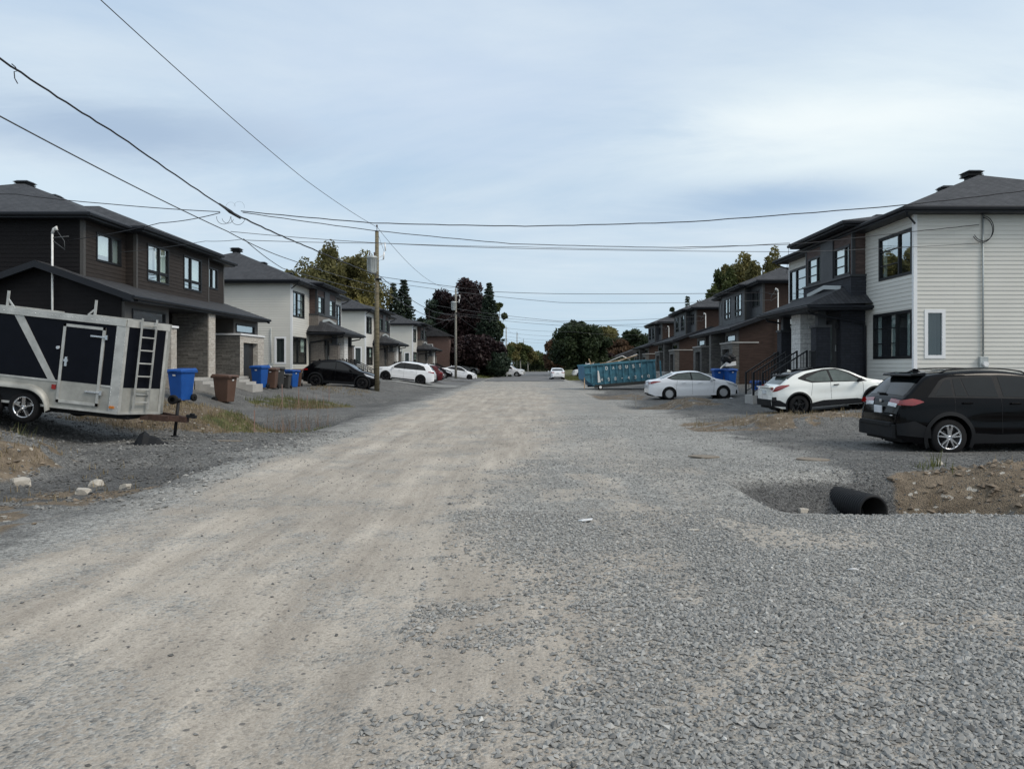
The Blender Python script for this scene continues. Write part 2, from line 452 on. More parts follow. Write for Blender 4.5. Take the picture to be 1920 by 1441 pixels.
# surface masks (what the ground is made of): r tan fines, g dark gravel, darker with ditch depth, b bare earth, a grass
def masks(x, y):
    n = fbm(x * .7, y * .25, 31); n2 = fbm(x * 2.2, y * 2.2, 37); n3 = fbm(x * .25, y * .25, 41)
    wl = -4.35 + 1.6 * (n - .5); wr = .35 + 1.9 * (n3 - .5) + 1.6 * (n - .5) + np.clip(y - 12, 0, 40) * .03 - 1.1 * np.clip((6 - y) / 3, 0, 1.)
    tan = sstep((x - wl + .5) / 1.0) * sstep((wr - x + 1.3) / 2.2)
    tan = tan * (.55 + .45 * sstep((n2 - .3) / .3)) * (1 - .45 * sstep((y - 35) / 35))
    tan = np.maximum(tan, .62 * sstep((fbm(x * 1.1, y * .8, 51) - .50) / .16) * box_(x, -.6, 4.2, 1.2) * box_(y, 2.2, 14.0, 2.0))
    tan = np.maximum(tan, .36 * box_(x, -2, 5.5, 1.5) * sstep((y - 22) / 8) * (1 - sstep((y - 75) / 15)) * sstep((n2 - .35) / .3))
    dark = np.maximum(sstep((-x - 4.5 + 1.4 * (n2 - .5)) / 1.3), sstep((x - 4.6 + 1.4 * (n2 - .5)) / 1.2) * sstep((y - 8) / 3))
    dark = dark * (.65 + .35 * n2)
    dark = np.maximum(dark, sstep((-.08 - height(x, y)) / .15) * 1.0)
    tan = np.maximum(tan, .42 * box_(x, -1, 3.4, 1.6) * sstep((fbm(x * .9, y * .35, 61) - .38) / .2))
    earth = np.zeros_like(x); grass = np.zeros_like(x)
    e = sstep((n2 - .34) / .15)
    earth = np.maximum(earth, box_(x + .5 * (n2 - .5), 5.55, 14, .5) * box_(y + .4 * (n - .5), 8.75, 12.7, .35) * sstep((n2 - .18) / .1))
    earth = np.maximum(earth, .5*box_(x, 3.6, 5.8, .5) * box_(y, 8.8, 10.4, .4) * e)
    earth = np.maximum(earth, box_(x, 4.3, 10.5, .7) * box_(y + .8 * (n2 - .5), 19.8, 24.2, .7) * e)
    earth = np.maximum(earth, box_(x, 4.6, 8.4, .7) * box_(y, 30.5, 35.5, .9) * e)
    earth = np.maximum(earth, box_(x, 3.6, 7, .7) * box_(y, 39.5, 49, 1.5) * e * .8)
    earth = np.maximum(earth, box_(x, -14, -7.9, .8) * box_(y, 10.2, 15.0, .8) * e)
    earth = np.maximum(earth, .8*box_(x, -8.0, -4.9, .8) * box_(y, 6, 13.0, 1.2) * e)
    earth = np.maximum(earth, box_(x, -11.8, -7.2, .6) * box_(y, 18.8, 25.2, .7) * sstep((n2 - .2) / .15))
    grass = np.maximum(grass, .8 * box_(x, -9.6, -5.8, .7) * box_(y, 21, 25.4, .8) * sstep((n2 - .3) / .2))
    grass = np.maximum(grass, .9 * box_(x, -11.5, -7.6, .7) * box_(y, 30.0, 36.5, .9) * sstep((n2 - .4) / .12))
    lawn = np.maximum(sstep((-x - 4.9 + road_c(y)) / .5) * sstep((y - 101) / 3), sstep((x - 4.6 - road_c(y)) / .5) * sstep((y - 84 ) / 5))
    grass = np.maximum(grass, lawn)
    grass = np.maximum(grass, np.maximum(sstep((np.abs(x) - 24) / 4), sstep((y - 215) / 4)))
    grass = np.maximum(grass, sstep((-2 - y) / 6) * sstep((np.abs(x) - 6) / 2))
    return np.stack([tan, dark, earth, grass], -1)
GM = masks(GX, GY)

def ground_mat():
    m, nt, bs = newmat('gravel ground')
    L = nt.links
    a = N(nt, 'ShaderNodeAttribute', attribute_name='var')
    sep = N(nt, 'ShaderNodeSeparateColor'); L.new(a.outputs['Color'], sep.inputs[0])
    tan, dark, earth, grass = sep.outputs[0], sep.outputs[1], sep.outputs[2], a.outputs['Alpha']
    c = coord(nt, 'Object')
    v1 = N(nt, 'ShaderNodeTexVoronoi', Scale=42.0, Randomness=1.0); L.new(c, v1.inputs['Vector'])
    v2 = N(nt, 'ShaderNodeTexVoronoi', Scale=17.0, Randomness=1.0); L.new(c, v2.inputs['Vector'])
    nf = N(nt, 'ShaderNodeTexNoise', Scale=70.0, Detail=3.0, Roughness=.7); L.new(c, nf.inputs['Vector'])
    nm = N(nt, 'ShaderNodeTexNoise', Scale=3.2, Detail=9.0, Roughness=.72); L.new(c, nm.inputs['Vector'])
    nl = N(nt, 'ShaderNodeTexNoise', Scale=.5, Detail=5.0, Roughness=.6); L.new(c, nl.inputs['Vector'])
    cs = coord(nt, 'Object', (2.6, .28, 1))      # streaks along the driving direction
    ns = N(nt, 'ShaderNodeTexNoise', Scale=1.0, Detail=8.0, Roughness=.68); L.new(cs, ns.inputs['Vector'])
    s1 = N(nt, 'ShaderNodeSeparateColor'); L.new(v1.outputs['Color'], s1.inputs[0])
    s2 = N(nt, 'ShaderNodeSeparateColor'); L.new(v2.outputs['Color'], s2.inputs[0])
    # grey crushed stone
    stone = mixc(nt, rng(nt, s1.outputs[0], 0, 1), (.165, .163, .155), (.46, .453, .425))
    stone = mixc(nt, rng(nt, s2.outputs[1], .5, 1, 0, .45), stone, (.28, .272, .25))
    stone = mixc(nt, rng(nt, v1.outputs['Distance'], .0, .02, .0, .0), stone, (.05, .05, .05))
    stone = mixc(nt, 1.0, stone, rng(nt, nm.outputs[0], .3, .7, .78, 1.2), 'MULTIPLY')
    dk = mixc(nt, 1.0, stone, (.34, .345, .36), 'MULTIPLY')
    col = mixc(nt, dark, stone, dk)
    # tan fines packed by wheels, a few dark chips
    fines = mixc(nt, rng(nt, ns.outputs[0], .32, .68), (.325, .288, .245), (.55, .497, .425))
    fines = mixc(nt, rng(nt, nf.outputs[0], .38, .62), mixc(nt, 1.0, fines, (.74, .73, .72), 'MULTIPLY'), fines)
    fines = mixc(nt, rng(nt, s1.outputs[2], .80, .9, 0, .55), fines, mixc(nt, 1.0, fines, (.62, .62, .63), 'MULTIPLY'))
    chips = rng(nt, s2.outputs[0], .84, .88)
    chips = math_(nt, 'MULTIPLY', chips, rng(nt, v2.outputs['Distance'], .30, .22))
    fines = mixc(nt, math_(nt, 'MULTIPLY', chips, .75), fines, (.09, .09, .09))
    tf = math_(nt, 'ADD', tan, math_(nt, 'MULTIPLY', math_(nt, 'SUBTRACT', nm.outputs[0], .5), 1.1))
    tf = math_(nt, 'ADD', tf, math_(nt, 'MULTIPLY', math_(nt, 'SUBTRACT', s1.outputs[1], .5), .5))
    tf = rng(nt, tf, .22, .80)
    col = mixc(nt, tf, col, fines)
    # earth
    eth = mixc(nt, rng(nt, nm.outputs[0], .33, .67), (.06, .045, .033), (.235, .185, .135))
    eth = mixc(nt, rng(nt, nf.outputs[0], .4, .7, 0, .5), eth, (.27, .225, .16))
    eth = mixc(nt, rng(nt, s2.outputs[2], .965, .98), eth, (.42, .39, .34))
    ef = rng(nt, math_(nt, 'ADD', earth, math_(nt, 'MULTIPLY', math_(nt, 'SUBTRACT', nm.outputs[0], .5), .9)), .35, .6)
    col = mixc(nt, ef, col, eth)
    gr = mixc(nt, rng(nt, nm.outputs[0], .3, .7), (.035, .048, .018), (.13, .13, .05))
    gr = mixc(nt, rng(nt, nl.outputs[0], .4, .7, 0, .6), gr, (.17, .145, .075))
    gf = rng(nt, math_(nt, 'ADD', grass, math_(nt, 'MULTIPLY', math_(nt, 'SUBTRACT', nm.outputs[0], .5), .8)), .35, .6)
    col = mixc(nt, gf, col, gr)
    col = mixc(nt, 1.0, col, rng(nt, nl.outputs[0], .3, .7, .86, 1.12), 'MULTIPLY')
    L.new(col, bs.inputs['Base Color'])
    bs.inputs['Roughness'].default_value = .92; bs.inputs['Specular IOR Level'].default_value = .2
    h1 = math_(nt, 'MULTIPLY', rng(nt, v1.outputs['Distance'], 0, .6, 1, 0), rng(nt, tf, 0, 1, 1., .12))
    h2 = math_(nt, 'MULTIPLY', nm.outputs[0], 1.2)
    h = math_(nt, 'ADD', math_(nt, 'ADD', h1, h2), math_(nt, 'MULTIPLY', ns.outputs[0], 1.0))
    h = math_(nt, 'ADD', h, math_(nt, 'MULTIPLY', nf.outputs[0], .25))
    bumpn(nt, bs, h, .85, .022)
    return m
MG = ground_mat()

# split one sheet into the named surfaces, so that they meet without a step
ny, nx = GX.shape
idx = np.arange(ny * nx).reshape(ny, nx)
F = np.stack([idx[:-1, :-1], idx[:-1, 1:], idx[1:, 1:], idx[1:, :-1]], -1)
fcx = (GX[:-1, :-1] + GX[1:, 1:]) / 2; fcy = (GY[:-1, :-1] + GY[1:, 1:]) / 2
rc = road_c(fcy)
isroad = (fcx > rc - 5.2) & (fcx < rc + 3.9) & (fcy > -60) & (fcy < 215)
def drv(x, y):
    r = np.zeros(x.shape, bool)
    for (x0, x1, y0, y1) in ((3.9, 14, 13.4, 19.4), (3.9, 13.2, 24.6, 29.8), (3.9, 12.8, 36.0, 41), (3.9, 12.8, 51, 58), (3.9, 14, 2, 8.8),
                             (-14, -5.2, 15.2, 19.2), (-14, -5.2, 27.2, 30.6), (-14, -5.2, 40, 50), (-14, -5.2, 58, 75), (-14, -5.2, 80, 98)):
        r |= (x > x0) & (x < x1) & (y > y0) & (y < y1)
    return r
isdrv = drv(fcx, fcy) & ~isroad
V = np.stack([GX, GY, GZ], -1).reshape(-1, 3); VM = GM.reshape(-1, 4)
def sub(name, sel):
    f = F[sel].reshape(-1, 4)
    u, inv = np.unique(f, return_inverse=True)
    o = np_mesh(name, V[u], inv.reshape(f.shape), MG, var=VM[u], smooth=True)
    return tag(o, kind='structure')
sub('road', isroad); sub('driveways', isdrv); sub('ground', ~isroad & ~isdrv)

# paved part of the street, far off, 4 mm above the gravel
def strip(name, xa, xb, ys, m, lift=.02, seg=8):
    vs = []; fs = []
    for i, y in enumerate(ys):
        for k in range(seg + 1):
            x = xa(y) + (xb(y) - xa(y)) * k / seg
            vs.append((x, y, gz(x, y) + lift))
    for i in range(len(ys) - 1):
        for k in range(seg):
            a = i * (seg + 1) + k; fs.append((a, a + 1, a + seg + 2, a + seg + 1))
    mb = MB(); mb.add(vs, fs, True)
    return mb.build(name, m)
M['asphalt'] = mat('worn asphalt', (.125, .125, .125), .9, var=.22, scale=.6, bump=.3, bscale=40)
M['asphalt_pale'] = mat('pale worn asphalt', (.20, .20, .19), .9, var=.2, scale=.8, bump=.3, bscale=40)
ys = list(np.arange(82, 214, 2.0))
tag(strip('asphalt_street', lambda y: float(road_c(y)) - 4.5 + .3 * math.sin(y), lambda y: float(road_c(y)) + 4.3 + .2 * math.sin(y * .8), ys, M['asphalt'], .03), kind='structure')
tag(strip('asphalt_drive', lambda y: -15.0, lambda y: -5.3 + .3 * math.sin(y * 1.7), list(np.arange(59.0, 66.6, .5)), M['asphalt_pale'], .02), kind='structure')
tag(strip('asphalt_drive', lambda y: -15.0, lambda y: -5.2 + .3 * math.sin(y), list(np.arange(68.0, 76.0, .5)), M['asphalt'], .02), kind='structure')
tag(strip('asphalt_drive', lambda y: -15.0, lambda y: -4.9, list(np.arange(82.0, 98.0, .8)), M['asphalt'], .025), kind='structure')

# loose stones: angular chips of crushed rock
def chips(name, P, size, mat_, var, seed=1, flat=.6):
    r = np.random.RandomState(seed); n = len(P)
    base = np.array([(1, 0, 0), (0, 1, 0), (-1, 0, 0), (0, -1, 0), (0, 0, 1), (0, 0, -1)], float)
    tri = np.array([(0, 1, 4), (1, 2, 4), (2, 3, 4), (3, 0, 4), (1, 0, 5), (2, 1, 5), (3, 2, 5), (0, 3, 5)])
    v = base[None] * (1 + .45 * (r.rand(n, 6, 1) - .5)) + .35 * (r.rand(n, 6, 3) - .5)
    v = v * (np.array([1, .75, flat])[None, None] * (1 + .5 * (r.rand(n, 1, 3) - .5)))
    ang = r.rand(n) * 6.283; ca, sa = np.cos(ang)[:, None], np.sin(ang)[:, None]
    x = v[..., 0] * ca - v[..., 1] * sa; y = v[..., 0] * sa + v[..., 1] * ca; z = v[..., 2]
    tl = (r.rand(n, 1) - .5) * 1.0; z, x = z * np.cos(tl) + x * np.sin(tl), x * np.cos(tl) - z * np.sin(tl)
    v = np.stack([x, y, z], -1) * size[:, None, None] + P[:, None, :]
    f = (tri[None] + (np.arange(n) * 6)[:, None, None]).reshape(-1, 3)
    return np_mesh(name, v.reshape(-1, 3), f, mat_, var=np.repeat(var, 6))
def chip_mat():
    m, nt, bs = newmat('crushed stone chips')
    a = N(nt, 'ShaderNodeAttribute', attribute_name='var')
    r_ = N(nt, 'ShaderNodeValToRGB'); nt.links.new(a.outputs['Fac'], r_.inputs[0])
    cr = r_.color_ramp; cr.elements[0].color = (.10, .10, .098, 1); cr.elements[1].color = (.66, .655, .625, 1)
    e = cr.elements.new(.45); e.color = (.265, .263, .252, 1)
    e = cr.elements.new(.8); e.color = (.41, .405, .385, 1)
    nt.links.new(r_.outputs[0], bs.inputs['Base Color']); bs.inputs['Roughness'].default_value = .85
    bs.inputs['Specular IOR Level'].default_value = .25
    return m
MCH = chip_mat()
def scatter(seed, x0, x1, y0, y1, n, keep):
    r = np.random.RandomState(seed)
    x = x0 + (x1 - x0) * r.rand(n); y = y0 + (y1 - y0) * r.rand(n)
    k = keep(x, y, r.rand(n)); return x[k], y[k]
def infr(x, y): return (np.abs(x) < y * .70 + .4)
xs, yss, ss = [], [], []
for (sd, X0, X1, Y0, Y1, n, smin, smax) in ((1, -.8, 3.8, 2.9, 5.5, 64000, .0045, .027), (2, -.8, 6.5, 5.5, 9.0, 80000, .0055, .026), (3, -1, 10, 8.6, 14, 34000, .008, .026), (4, 0, 10, 14, 26, 9000, .012, .03),
                                  (5, -15, -4.3, 9, 20, 16000, .010, .050)):
    def keep(x, y, u):
        mk = masks(x, y); g = 1 - np.clip(mk[..., 0] * 1.1, 0, 1) * .96
        g = g * (1 - .7 * mk[..., 2]) * (1 - mk[..., 3])
        g = g * (.45 + .8 * fbm(x * 1.6, y * .8, 77))
        return infr(x, y) & (u < g)
    x, y = scatter(sd, X0, X1, Y0, Y1, n, keep)
    r = np.random.RandomState(sd + 50); s = smin + (smax - smin) * r.rand(len(x)) ** 2.6
    xs.append(x); yss.append(y); ss.append(s)
x = np.concatenate(xs); y = np.concatenate(yss); s = np.concatenate(ss)
z = height(x, y) + s * .25
r = np.random.RandomState(9); dm = masks(x, y)[..., 1]; hh = height(x, y); vv = np.clip(r.normal(.45, .135, len(x)) - .38 * dm - .3 * sstep((-.10 - hh) / .18) * 1.3, 0, 1)  # chips darker on the dark gravel and with ditch depth
tag(chips('gravel_chips', np.stack([x, y, z], -1), s, MCH, vv, 4), kind='stuff')
# sparse dark chips lying on the packed tan road
x, y = scatter(21, -5.2, 2.2, 2.9, 22, 14000, lambda x, y, u: infr(x, y) & (u < masks(x, y)[..., 0] * (.15 + 1.1 * fbm(x * 1.5, y * .6, 5) ** 2)))
r = np.random.RandomState(22); s = .004 + .016 * r.rand(len(x)) ** 4
tag(chips('road_chips', np.stack([x, y, height(x, y) + s * .2], -1), s, MCH, np.clip(r.normal(.24, .2, len(x)), 0, 1), 6), kind='stuff')
# clods and rubble in the bare earth banks
def earthkeep(x, y, u): return infr(x, y) & (u < masks(x, y)[..., 2])
M['clod'] = mat('earth clods', (.19, .15, .11), .95, var=.4, scale=4, bump=.5)
x1, y1 = scatter(31, 3.6, 9.5, 8.8, 13, 3200, earthkeep); x2, y2 = scatter(32, -14, -4.6, 8, 25, 3600, earthkeep); x3, y3 = scatter(33, 4, 11, 19.5, 36, 900, earthkeep)
x = np.concatenate([x1, x2, x3]); y = np.concatenate([y1, y2, y3]); r = np.random.RandomState(34); s = .010 + .075 * r.rand(len(x)) ** 5
tag(chips('earth_rubble', np.stack([x, y, height(x, y) + s * .1], -1), s, M['clod'], r.rand(len(x)), 8), kind='stuff')

def rock(name, label, x, y, s, m, seed, sq=.6, lift=.3):
    r = random.Random(seed); mb = MB()
    import bmesh
    bm = bmesh.new(); bmesh.ops.create_icosphere(bm, subdivisions=3, radius=1)
    off = Vector((r.random() * 50, r.random() * 50, 3))
    for v in bm.verts:
        d = mnoise.noise(v.co * 1.1 + off) * .45 + mnoise.noise(v.co * 3 + off) * .12
        c = v.co * (1 + d)
        for ax in range(3):
            lim = .62 + .15 * r.random() * 0
            c[ax] = max(-.78, min(.78, c[ax]))
        v.co = Vector((c.x * s, c.y * s * .8, c.z * s * sq))
    me = bpy.data.meshes.new(name); bm.to_mesh(me); bm.free(); me.materials.append(m)
    o = bpy.data.objects.new(name, me); COL.objects.link(o)
    o.location = (x, y, gz(x, y) + s * sq * lift); o.rotation_euler = (r.uniform(-.3, .3), r.uniform(-.3, .3), r.random() * 6)
    return tag(o, label, 'rock', 'loose rocks beside the road')
def px(p, q, zz=0.):
    """point of the photograph to a spot at height zz"""
    Y = 1440 * (1.7 - zz) / (q - 685); return ((p - 985) / 1440 * Y, Y)
for i, (p, q, s, lab) in enumerate(((157, 888, .13, 'pinkish angular rock at the left roadside, foremost of the two near the trailer'),
        (179, 876, .15, 'flat grey rock just behind the pinkish one at the left roadside'), (38, 872, .17, 'pale pointed rock on the brown earth bank at far left'),
        (14, 900, .14, 'low buff rock half buried at the left frame edge'), (235, 880, .11, 'small flat rock lying right of the grey rock at left roadside'))):
    x, y = px(p, q, 0.02 if p > 100 else .1); rock('rock', lab, x, y, s, M['stone'], i + 3)
for i, (p, q, s, lab) in enumerate(((1515, 918, .12, 'broken pale rock on the gravel edge left of the culvert pipe'), (1572, 946, .10, 'round tan rock touching the left side of the culvert pipe'),
        (1505, 908, .09, 'jagged whitish rock at the top of the gravel slope by the ditch'), (1789, 926, .12, 'white rock in the brown earth right of the culvert'),
        (1822, 938, .08, 'small cream rock on the earth right of the white one'), (1868, 942, .15, 'long flat cream rock at the right of the earth bank'),
        (1757, 880, .10, 'pale rock at the upper edge of the bank below the black car'), (1799, 955, .07, 'little white rock low in the earth near the gravel edge'),
        (1345, 856, .0, ''), )):
    if s: x, y = px(p, q, -.1); rock('rock', lab, x, y, s, M['stone'], i + 23)
# flat stone slabs / boards lying on the gravel
def slab(name, lab, p, q, a, b, m, rz=0, t=.02):
    x, y = px(p, q); mb = MB(); r = random.Random(p)
    pts = [(a * math.cos(k / 9 * 6.283) * r.uniform(.75, 1.1), b * math.sin(k / 9 * 6.283) * r.uniform(.7, 1.1)) for k in range(9)]
    mb.prism(pts, 0, t); o = mb.build(name, m); o.location = (x, y, gz(x, y) + .006); o.rotation_euler = (.02, .02, rz)
    return tag(o, lab, 'slab')
M['slab'] = mat('flat earth cake', (.20, .17, .135), .9, var=.25, bump=.4)
slab('dirt_slab', 'flat brown cake of dirt on the gravel in the middle right of the road', 1322, 857, .30, .2, M['slab'], .2)
slab('dirt_slab', 'flat brown cake of dirt above the dark ditch slope', 1522, 862, .33, .22, M['slab'], -.2)
slab('flat_board', 'thin weathered board lying at the left roadside', 425, 827, .38, .09, M['slab'], .15, .015)
slab('dirt_slab', 'small pale chip of paper white rock in the gravel', 1300, 994, .07, .035, M['stone'], .4, .012)

# culvert pipe
def culvert():
    root = thing('culvert_pipe', 'black corrugated culvert pipe poking out of the ditch slope', 'pipe', (5.10, 11.25, -.43), R(7))
    mb = MB(); prof = []
    n = 50
    for i in range(n):
        y = i * .055; prof += [(.235, y), (.258, y + .012), (.258, y + .03), (.235, y + .042)]
    mb.lathe(prof, axis='y', n=40)
    mb.lathe([(.215, 0), (.235, 0)], axis='y', n=40, smooth=False)
    mb.build('corrugated_wall', M['plastic_black'], root)
    mi = MB(); mi.lathe([(.215, .002), (.21, 2.7), (.0, 2.7)], axis='y', n=32); mi.build('pipe_lining', mat('dusty pipe lining', (.03, .029, .028), .8), root)
    root.rotation_euler = (R(-1.5), 0, R(9)); root.scale = (.93, 1, .93)
culvert()
# ------------------------------------------------------------------ houses
# house space: x along the facade, y out towards the street, z up
class Fr:
    def __init__(s, o, d, n): s.o = o; s.d = d; s.n = n
    def P(s, a, out, z): return (s.o[0] + s.d[0] * a + s.n[0] * out, s.o[1] + s.d[1] * a + s.n[1] * out, z)
    def box(s, mb, a0, a1, o0, o1, z0, z1):
        mb.hexa([s.P(a0, o0, z0), s.P(a1, o0, z0), s.P(a1, o1, z0), s.P(a0, o1, z0)], [s.P(a0, o0, z1), s.P(a1, o0, z1), s.P(a1, o1, z1), s.P(a0, o1, z1)])
def front(v): return Fr((0, v), (1, 0), (0, 1))
def side_lo(u, v=0): return Fr((u, v), (0, -1), (-1, 0))
def side_hi(u, v=0): return Fr((u, v), (0, -1), (1, 0))

def intervals(a0, a1, holes, z0, z1):
    cut = [(h[0], h[1]) for h in holes if h[2] < z1 - 1e-4 and h[3] > z0 + 1e-4]
    out = []; a = a0
    for (p, q) in sorted(cut):
        if p > a + 1e-4: out.append((a, min(p, a1)))
        a = max(a, q)
    if a < a1 - 1e-4: out.append((a, a1))
    return out
def wall(mb, F, a0, a1, z0, z1, holes=(), lap=None, top=None, depth=.1, lo=.017):
    """sheet with openings; lap = height of a clapboard (real steps); top(a) gives a raking top"""
    lv = sorted(set([z0, z1] + [h[2] for h in holes] + [h[3] for h in holes]))
    lv = [z for z in lv if z0 <= z <= z1]
    if lap:
        zz = z0
        while zz < z1 - .01:
            lv.append(zz); zz += lap
        lv = sorted(set(round(z, 5) for z in lv))
        lv = [z for i, z in enumerate(lv) if i == 0 or z - lv[i - 1] > .004]
    for i in range(len(lv) - 1):
        b, t = lv[i], lv[i + 1]
        for (p, q) in intervals(a0, a1, holes, b, t):
            if lap:
                ph = (((b - z0) / lap) + 1e-3) % 1.0; ph = 0. if ph < 3e-3 else ph; pt = ph + (t - b) / lap
                ob = lo * (1 - ph); ot = max(0, lo * (1 - pt))
            else: ob = ot = 0
            if top:
                # clip the strip under a raking top edge
                m = 24; 
                seg = [p + (q - p) * k / m for k in range(m + 1)]
                for k in range(m):
                    ta, tb = min(t, top(seg[k])), min(t, top(seg[k + 1]))
                    if ta <= b and tb <= b: continue
                    mb.quad(F.P(seg[k], ob, b), F.P(seg[k + 1], ob, b), F.P(seg[k + 1], ot, max(tb, b)), F.P(seg[k], ot, max(ta, b)))
                continue
            mb.quad(F.P(p, ob, b), F.P(q, ob, b), F.P(q, ot, t), F.P(p, ot, t))
            if lap and ph < .01:
                mb.quad(F.P(p, -.001, b), F.P(q, -.001, b), F.P(q, ob, b), F.P(p, ob, b))
    for (p, q, b, t) in [h[:4] for h in holes]:      # reveals
        mb.quad(F.P(p, .0, b), F.P(p, -depth, b), F.P(p, -depth, t), F.P(p, .0, t)); mb.quad(F.P(q, .0, b), F.P(q, -depth, b), F.P(q, -depth, t), F.P(q, .0, t))
        mb.quad(F.P(p, .0, b), F.P(q, .0, b), F.P(q, -depth, b), F.P(p, -depth, b)); mb.quad(F.P(p, .0, t), F.P(q, .0, t), F.P(q, -depth, t), F.P(p, -depth, t))

def window(root, F, a0, a1, z0, z1, fm, mull=(), bars=(), curtain=None, glass='glass', fw=.07, cas=None, label=None):
    """mull: fractions across; bars: list of (frac0, frac1, [z fractions]) glazing bars; curtain: list of (frac0, frac1, material, z0frac)"""
    w = a1 - a0; h = z1 - z0
    mb = MB()
    F.box(mb, a0 - .012, a1 + .012, -.06, .03, z0 - .012, z0 + fw); F.box(mb, a0 - .012, a1 + .012, -.06, .03, z1 - fw, z1 + .012)
    F.box(mb, a0 - .012, a0 + fw, -.06, .03, z0 + fw, z1 - fw); F.box(mb, a1 - fw, a1 + .012, -.06, .03, z0 + fw, z1 - fw)
    for m in mull: F.box(mb, a0 + w * m - .045, a0 + w * m + .045, -.055, .027, z0 + fw, z1 - fw)
    for (f0, f1, zf) in bars:
        for z in zf: F.box(mb, a0 + w * f0, a0 + w * f1, -.045, .012, z0 + h * z - .016, z0 + h * z + .016)
    fr = mb.build('window', fm, root)
    if label: fr['label'] = label
    g = MB(); g.quad(F.P(a0 + .02, -.03, z0 + .02), F.P(a1 - .02, -.03, z0 + .02), F.P(a1 - .02, -.03, z1 - .02), F.P(a0 + .02, -.03, z1 - .02))
    g.build('glass', M[glass], fr)
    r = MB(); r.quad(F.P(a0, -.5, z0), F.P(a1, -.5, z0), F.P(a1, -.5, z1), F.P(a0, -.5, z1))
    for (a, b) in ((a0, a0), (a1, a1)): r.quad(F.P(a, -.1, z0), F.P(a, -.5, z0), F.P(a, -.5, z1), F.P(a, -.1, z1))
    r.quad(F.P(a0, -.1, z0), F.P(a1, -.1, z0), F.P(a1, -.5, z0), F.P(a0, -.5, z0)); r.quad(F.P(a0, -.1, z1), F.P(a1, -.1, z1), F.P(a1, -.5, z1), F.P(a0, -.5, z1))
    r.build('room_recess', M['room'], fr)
    if curtain:
        for (f0, f1, m_, zf) in curtain:
            c = MB(); n = max(2, int((f1 - f0) * w / .035)); pts = []
            for i in range(n + 1):
                a = a0 + w * (f0 + (f1 - f0) * i / n); o = -.11 + .018 * math.sin(i * 1.3)
                pts.append((F.P(a, o, z0 + h * zf), F.P(a, o, z1 - .01)))
            for i in range(n): c.quad(pts[i][0], pts[i + 1][0], pts[i + 1][1], pts[i][1])
            c.build('curtain', m_, fr)
    return fr

def hip(mb, u0, u1, v0, v1, z, slope, th=0.):
    w, d = u1 - u0, v1 - v0
    h = min(w, d) / 2
    if w >= d: r0, r1 = (u0 + h, (v0 + v1) / 2), (u1 - h, (v0 + v1) / 2)
    else: r0, r1 = ((u0 + u1) / 2, v0 + h), ((u0 + u1) / 2, v1 - h)
    zt = z + h * slope
    A, B, C, D = (u0, v0, z), (u1, v0, z), (u1, v1, z), (u0, v1, z)
    P, Q = (*r0, zt), (*r1, zt)
    if w >= d:
        mb.quad(A, B, Q, P); mb.quad(C, D, P, Q); mb.add([D, A, P], [(0, 1, 2)]); mb.add([B, C, Q], [(0, 1, 2)])
    else:
        mb.quad(B, C, Q, P); mb.quad(D, A, P, Q); mb.add([A, B, P], [(0, 1, 2)]); mb.add([C, D, Q], [(0, 1, 2)])
    return P, Q, zt
def eave(root, u0, u1, v0, v1, z, h=.2, name='fascia'):
    mb = MB(); g = .035
    mb.box(u0, u1, v0, v1, z - h, z - .012)
    o = mb.build(name, M['fascia'], root, bevel=.008)
    gt = MB()
    prof = [(0, -.02), (.09, -.02), (.115, -.05), (.10, -.12), (.04, -.135), (0, -.12)]
    gt.prism([(v1 + a, z + b) for a, b in prof], u0 - .1, u1 + .1, 'x')
    gt.prism([(u0 - a, z + b) for a, b in prof][::-1], v0, v1 + .1, 'y'); gt.prism([(u1 + a, z + b) for a, b in prof], v0, v1 + .1, 'y')
    gt.build('gutter', M['fascia'], o)
    return o
def vent(root, u, v, z, s=.5):
    mb = MB()
    mb.box(u - s * .3, u + s * .3, v - s * .3, v + s * .3, z - .3, z + .04)
    for k in range(3): mb.box(u - s * (.5 - .02 * k), u + s * (.5 - .02 * k), v - s * (.5 - .02 * k), v + s * (.5 - .02 * k), z + .05 + k * .06, z + .075 + k * .06)
    mb.add([(u - s * .55, v - s * .55, z + .22), (u + s * .55, v - s * .55, z + .22), (u + s * .55, v + s * .55, z + .22), (u - s * .55, v + s * .55, z + .22),
            (u - s * .35, v - s * .35, z + .30), (u + s * .35, v - s * .35, z + .30), (u + s * .35, v + s * .35, z + .30), (u - s * .35, v + s * .35, z + .30)],
           [(3, 2, 1, 0), (4, 5, 6, 7), (0, 1, 5, 4), (1, 2, 6, 5), (2, 3, 7, 6), (3, 0, 4, 7)])
    mb.box(u - s * .28, u + s * .28, v - s * .28, v + s * .28, z + .04, z + .22)
    mb.build('roof_vent', M['black_metal'], root)

def rail(root, pts_top, zb0, n, x, m, posts=True):
    """railing in plane x = const; pts_top (v, z) two ends, balusters down by zb0"""
    mb = MB(); (v0, z0), (v1, z1) = pts_top
    mb.bar((x, v0, z0), (x, v1, z1), .045, .05); mb.bar((x, v0, z0 - zb0 + .1), (x, v1, z1 - zb0 + .1), .03, .03)
    for k in range(1, n):
        t = k / n; v = v0 + (v1 - v0) * t; z = z0 + (z1 - z0) * t
        mb.bar((x, v, z), (x, v, z - zb0 + .1), .018)
    mb.bar((x, v1, z1 + .03), (x, v1, z1 - zb0 - .12), .075); mb.bar((x, v0, z0 + .03), (x, v0, z0 - zb0 - .05), .06)
    return mb.build('stair_railing', m, root)

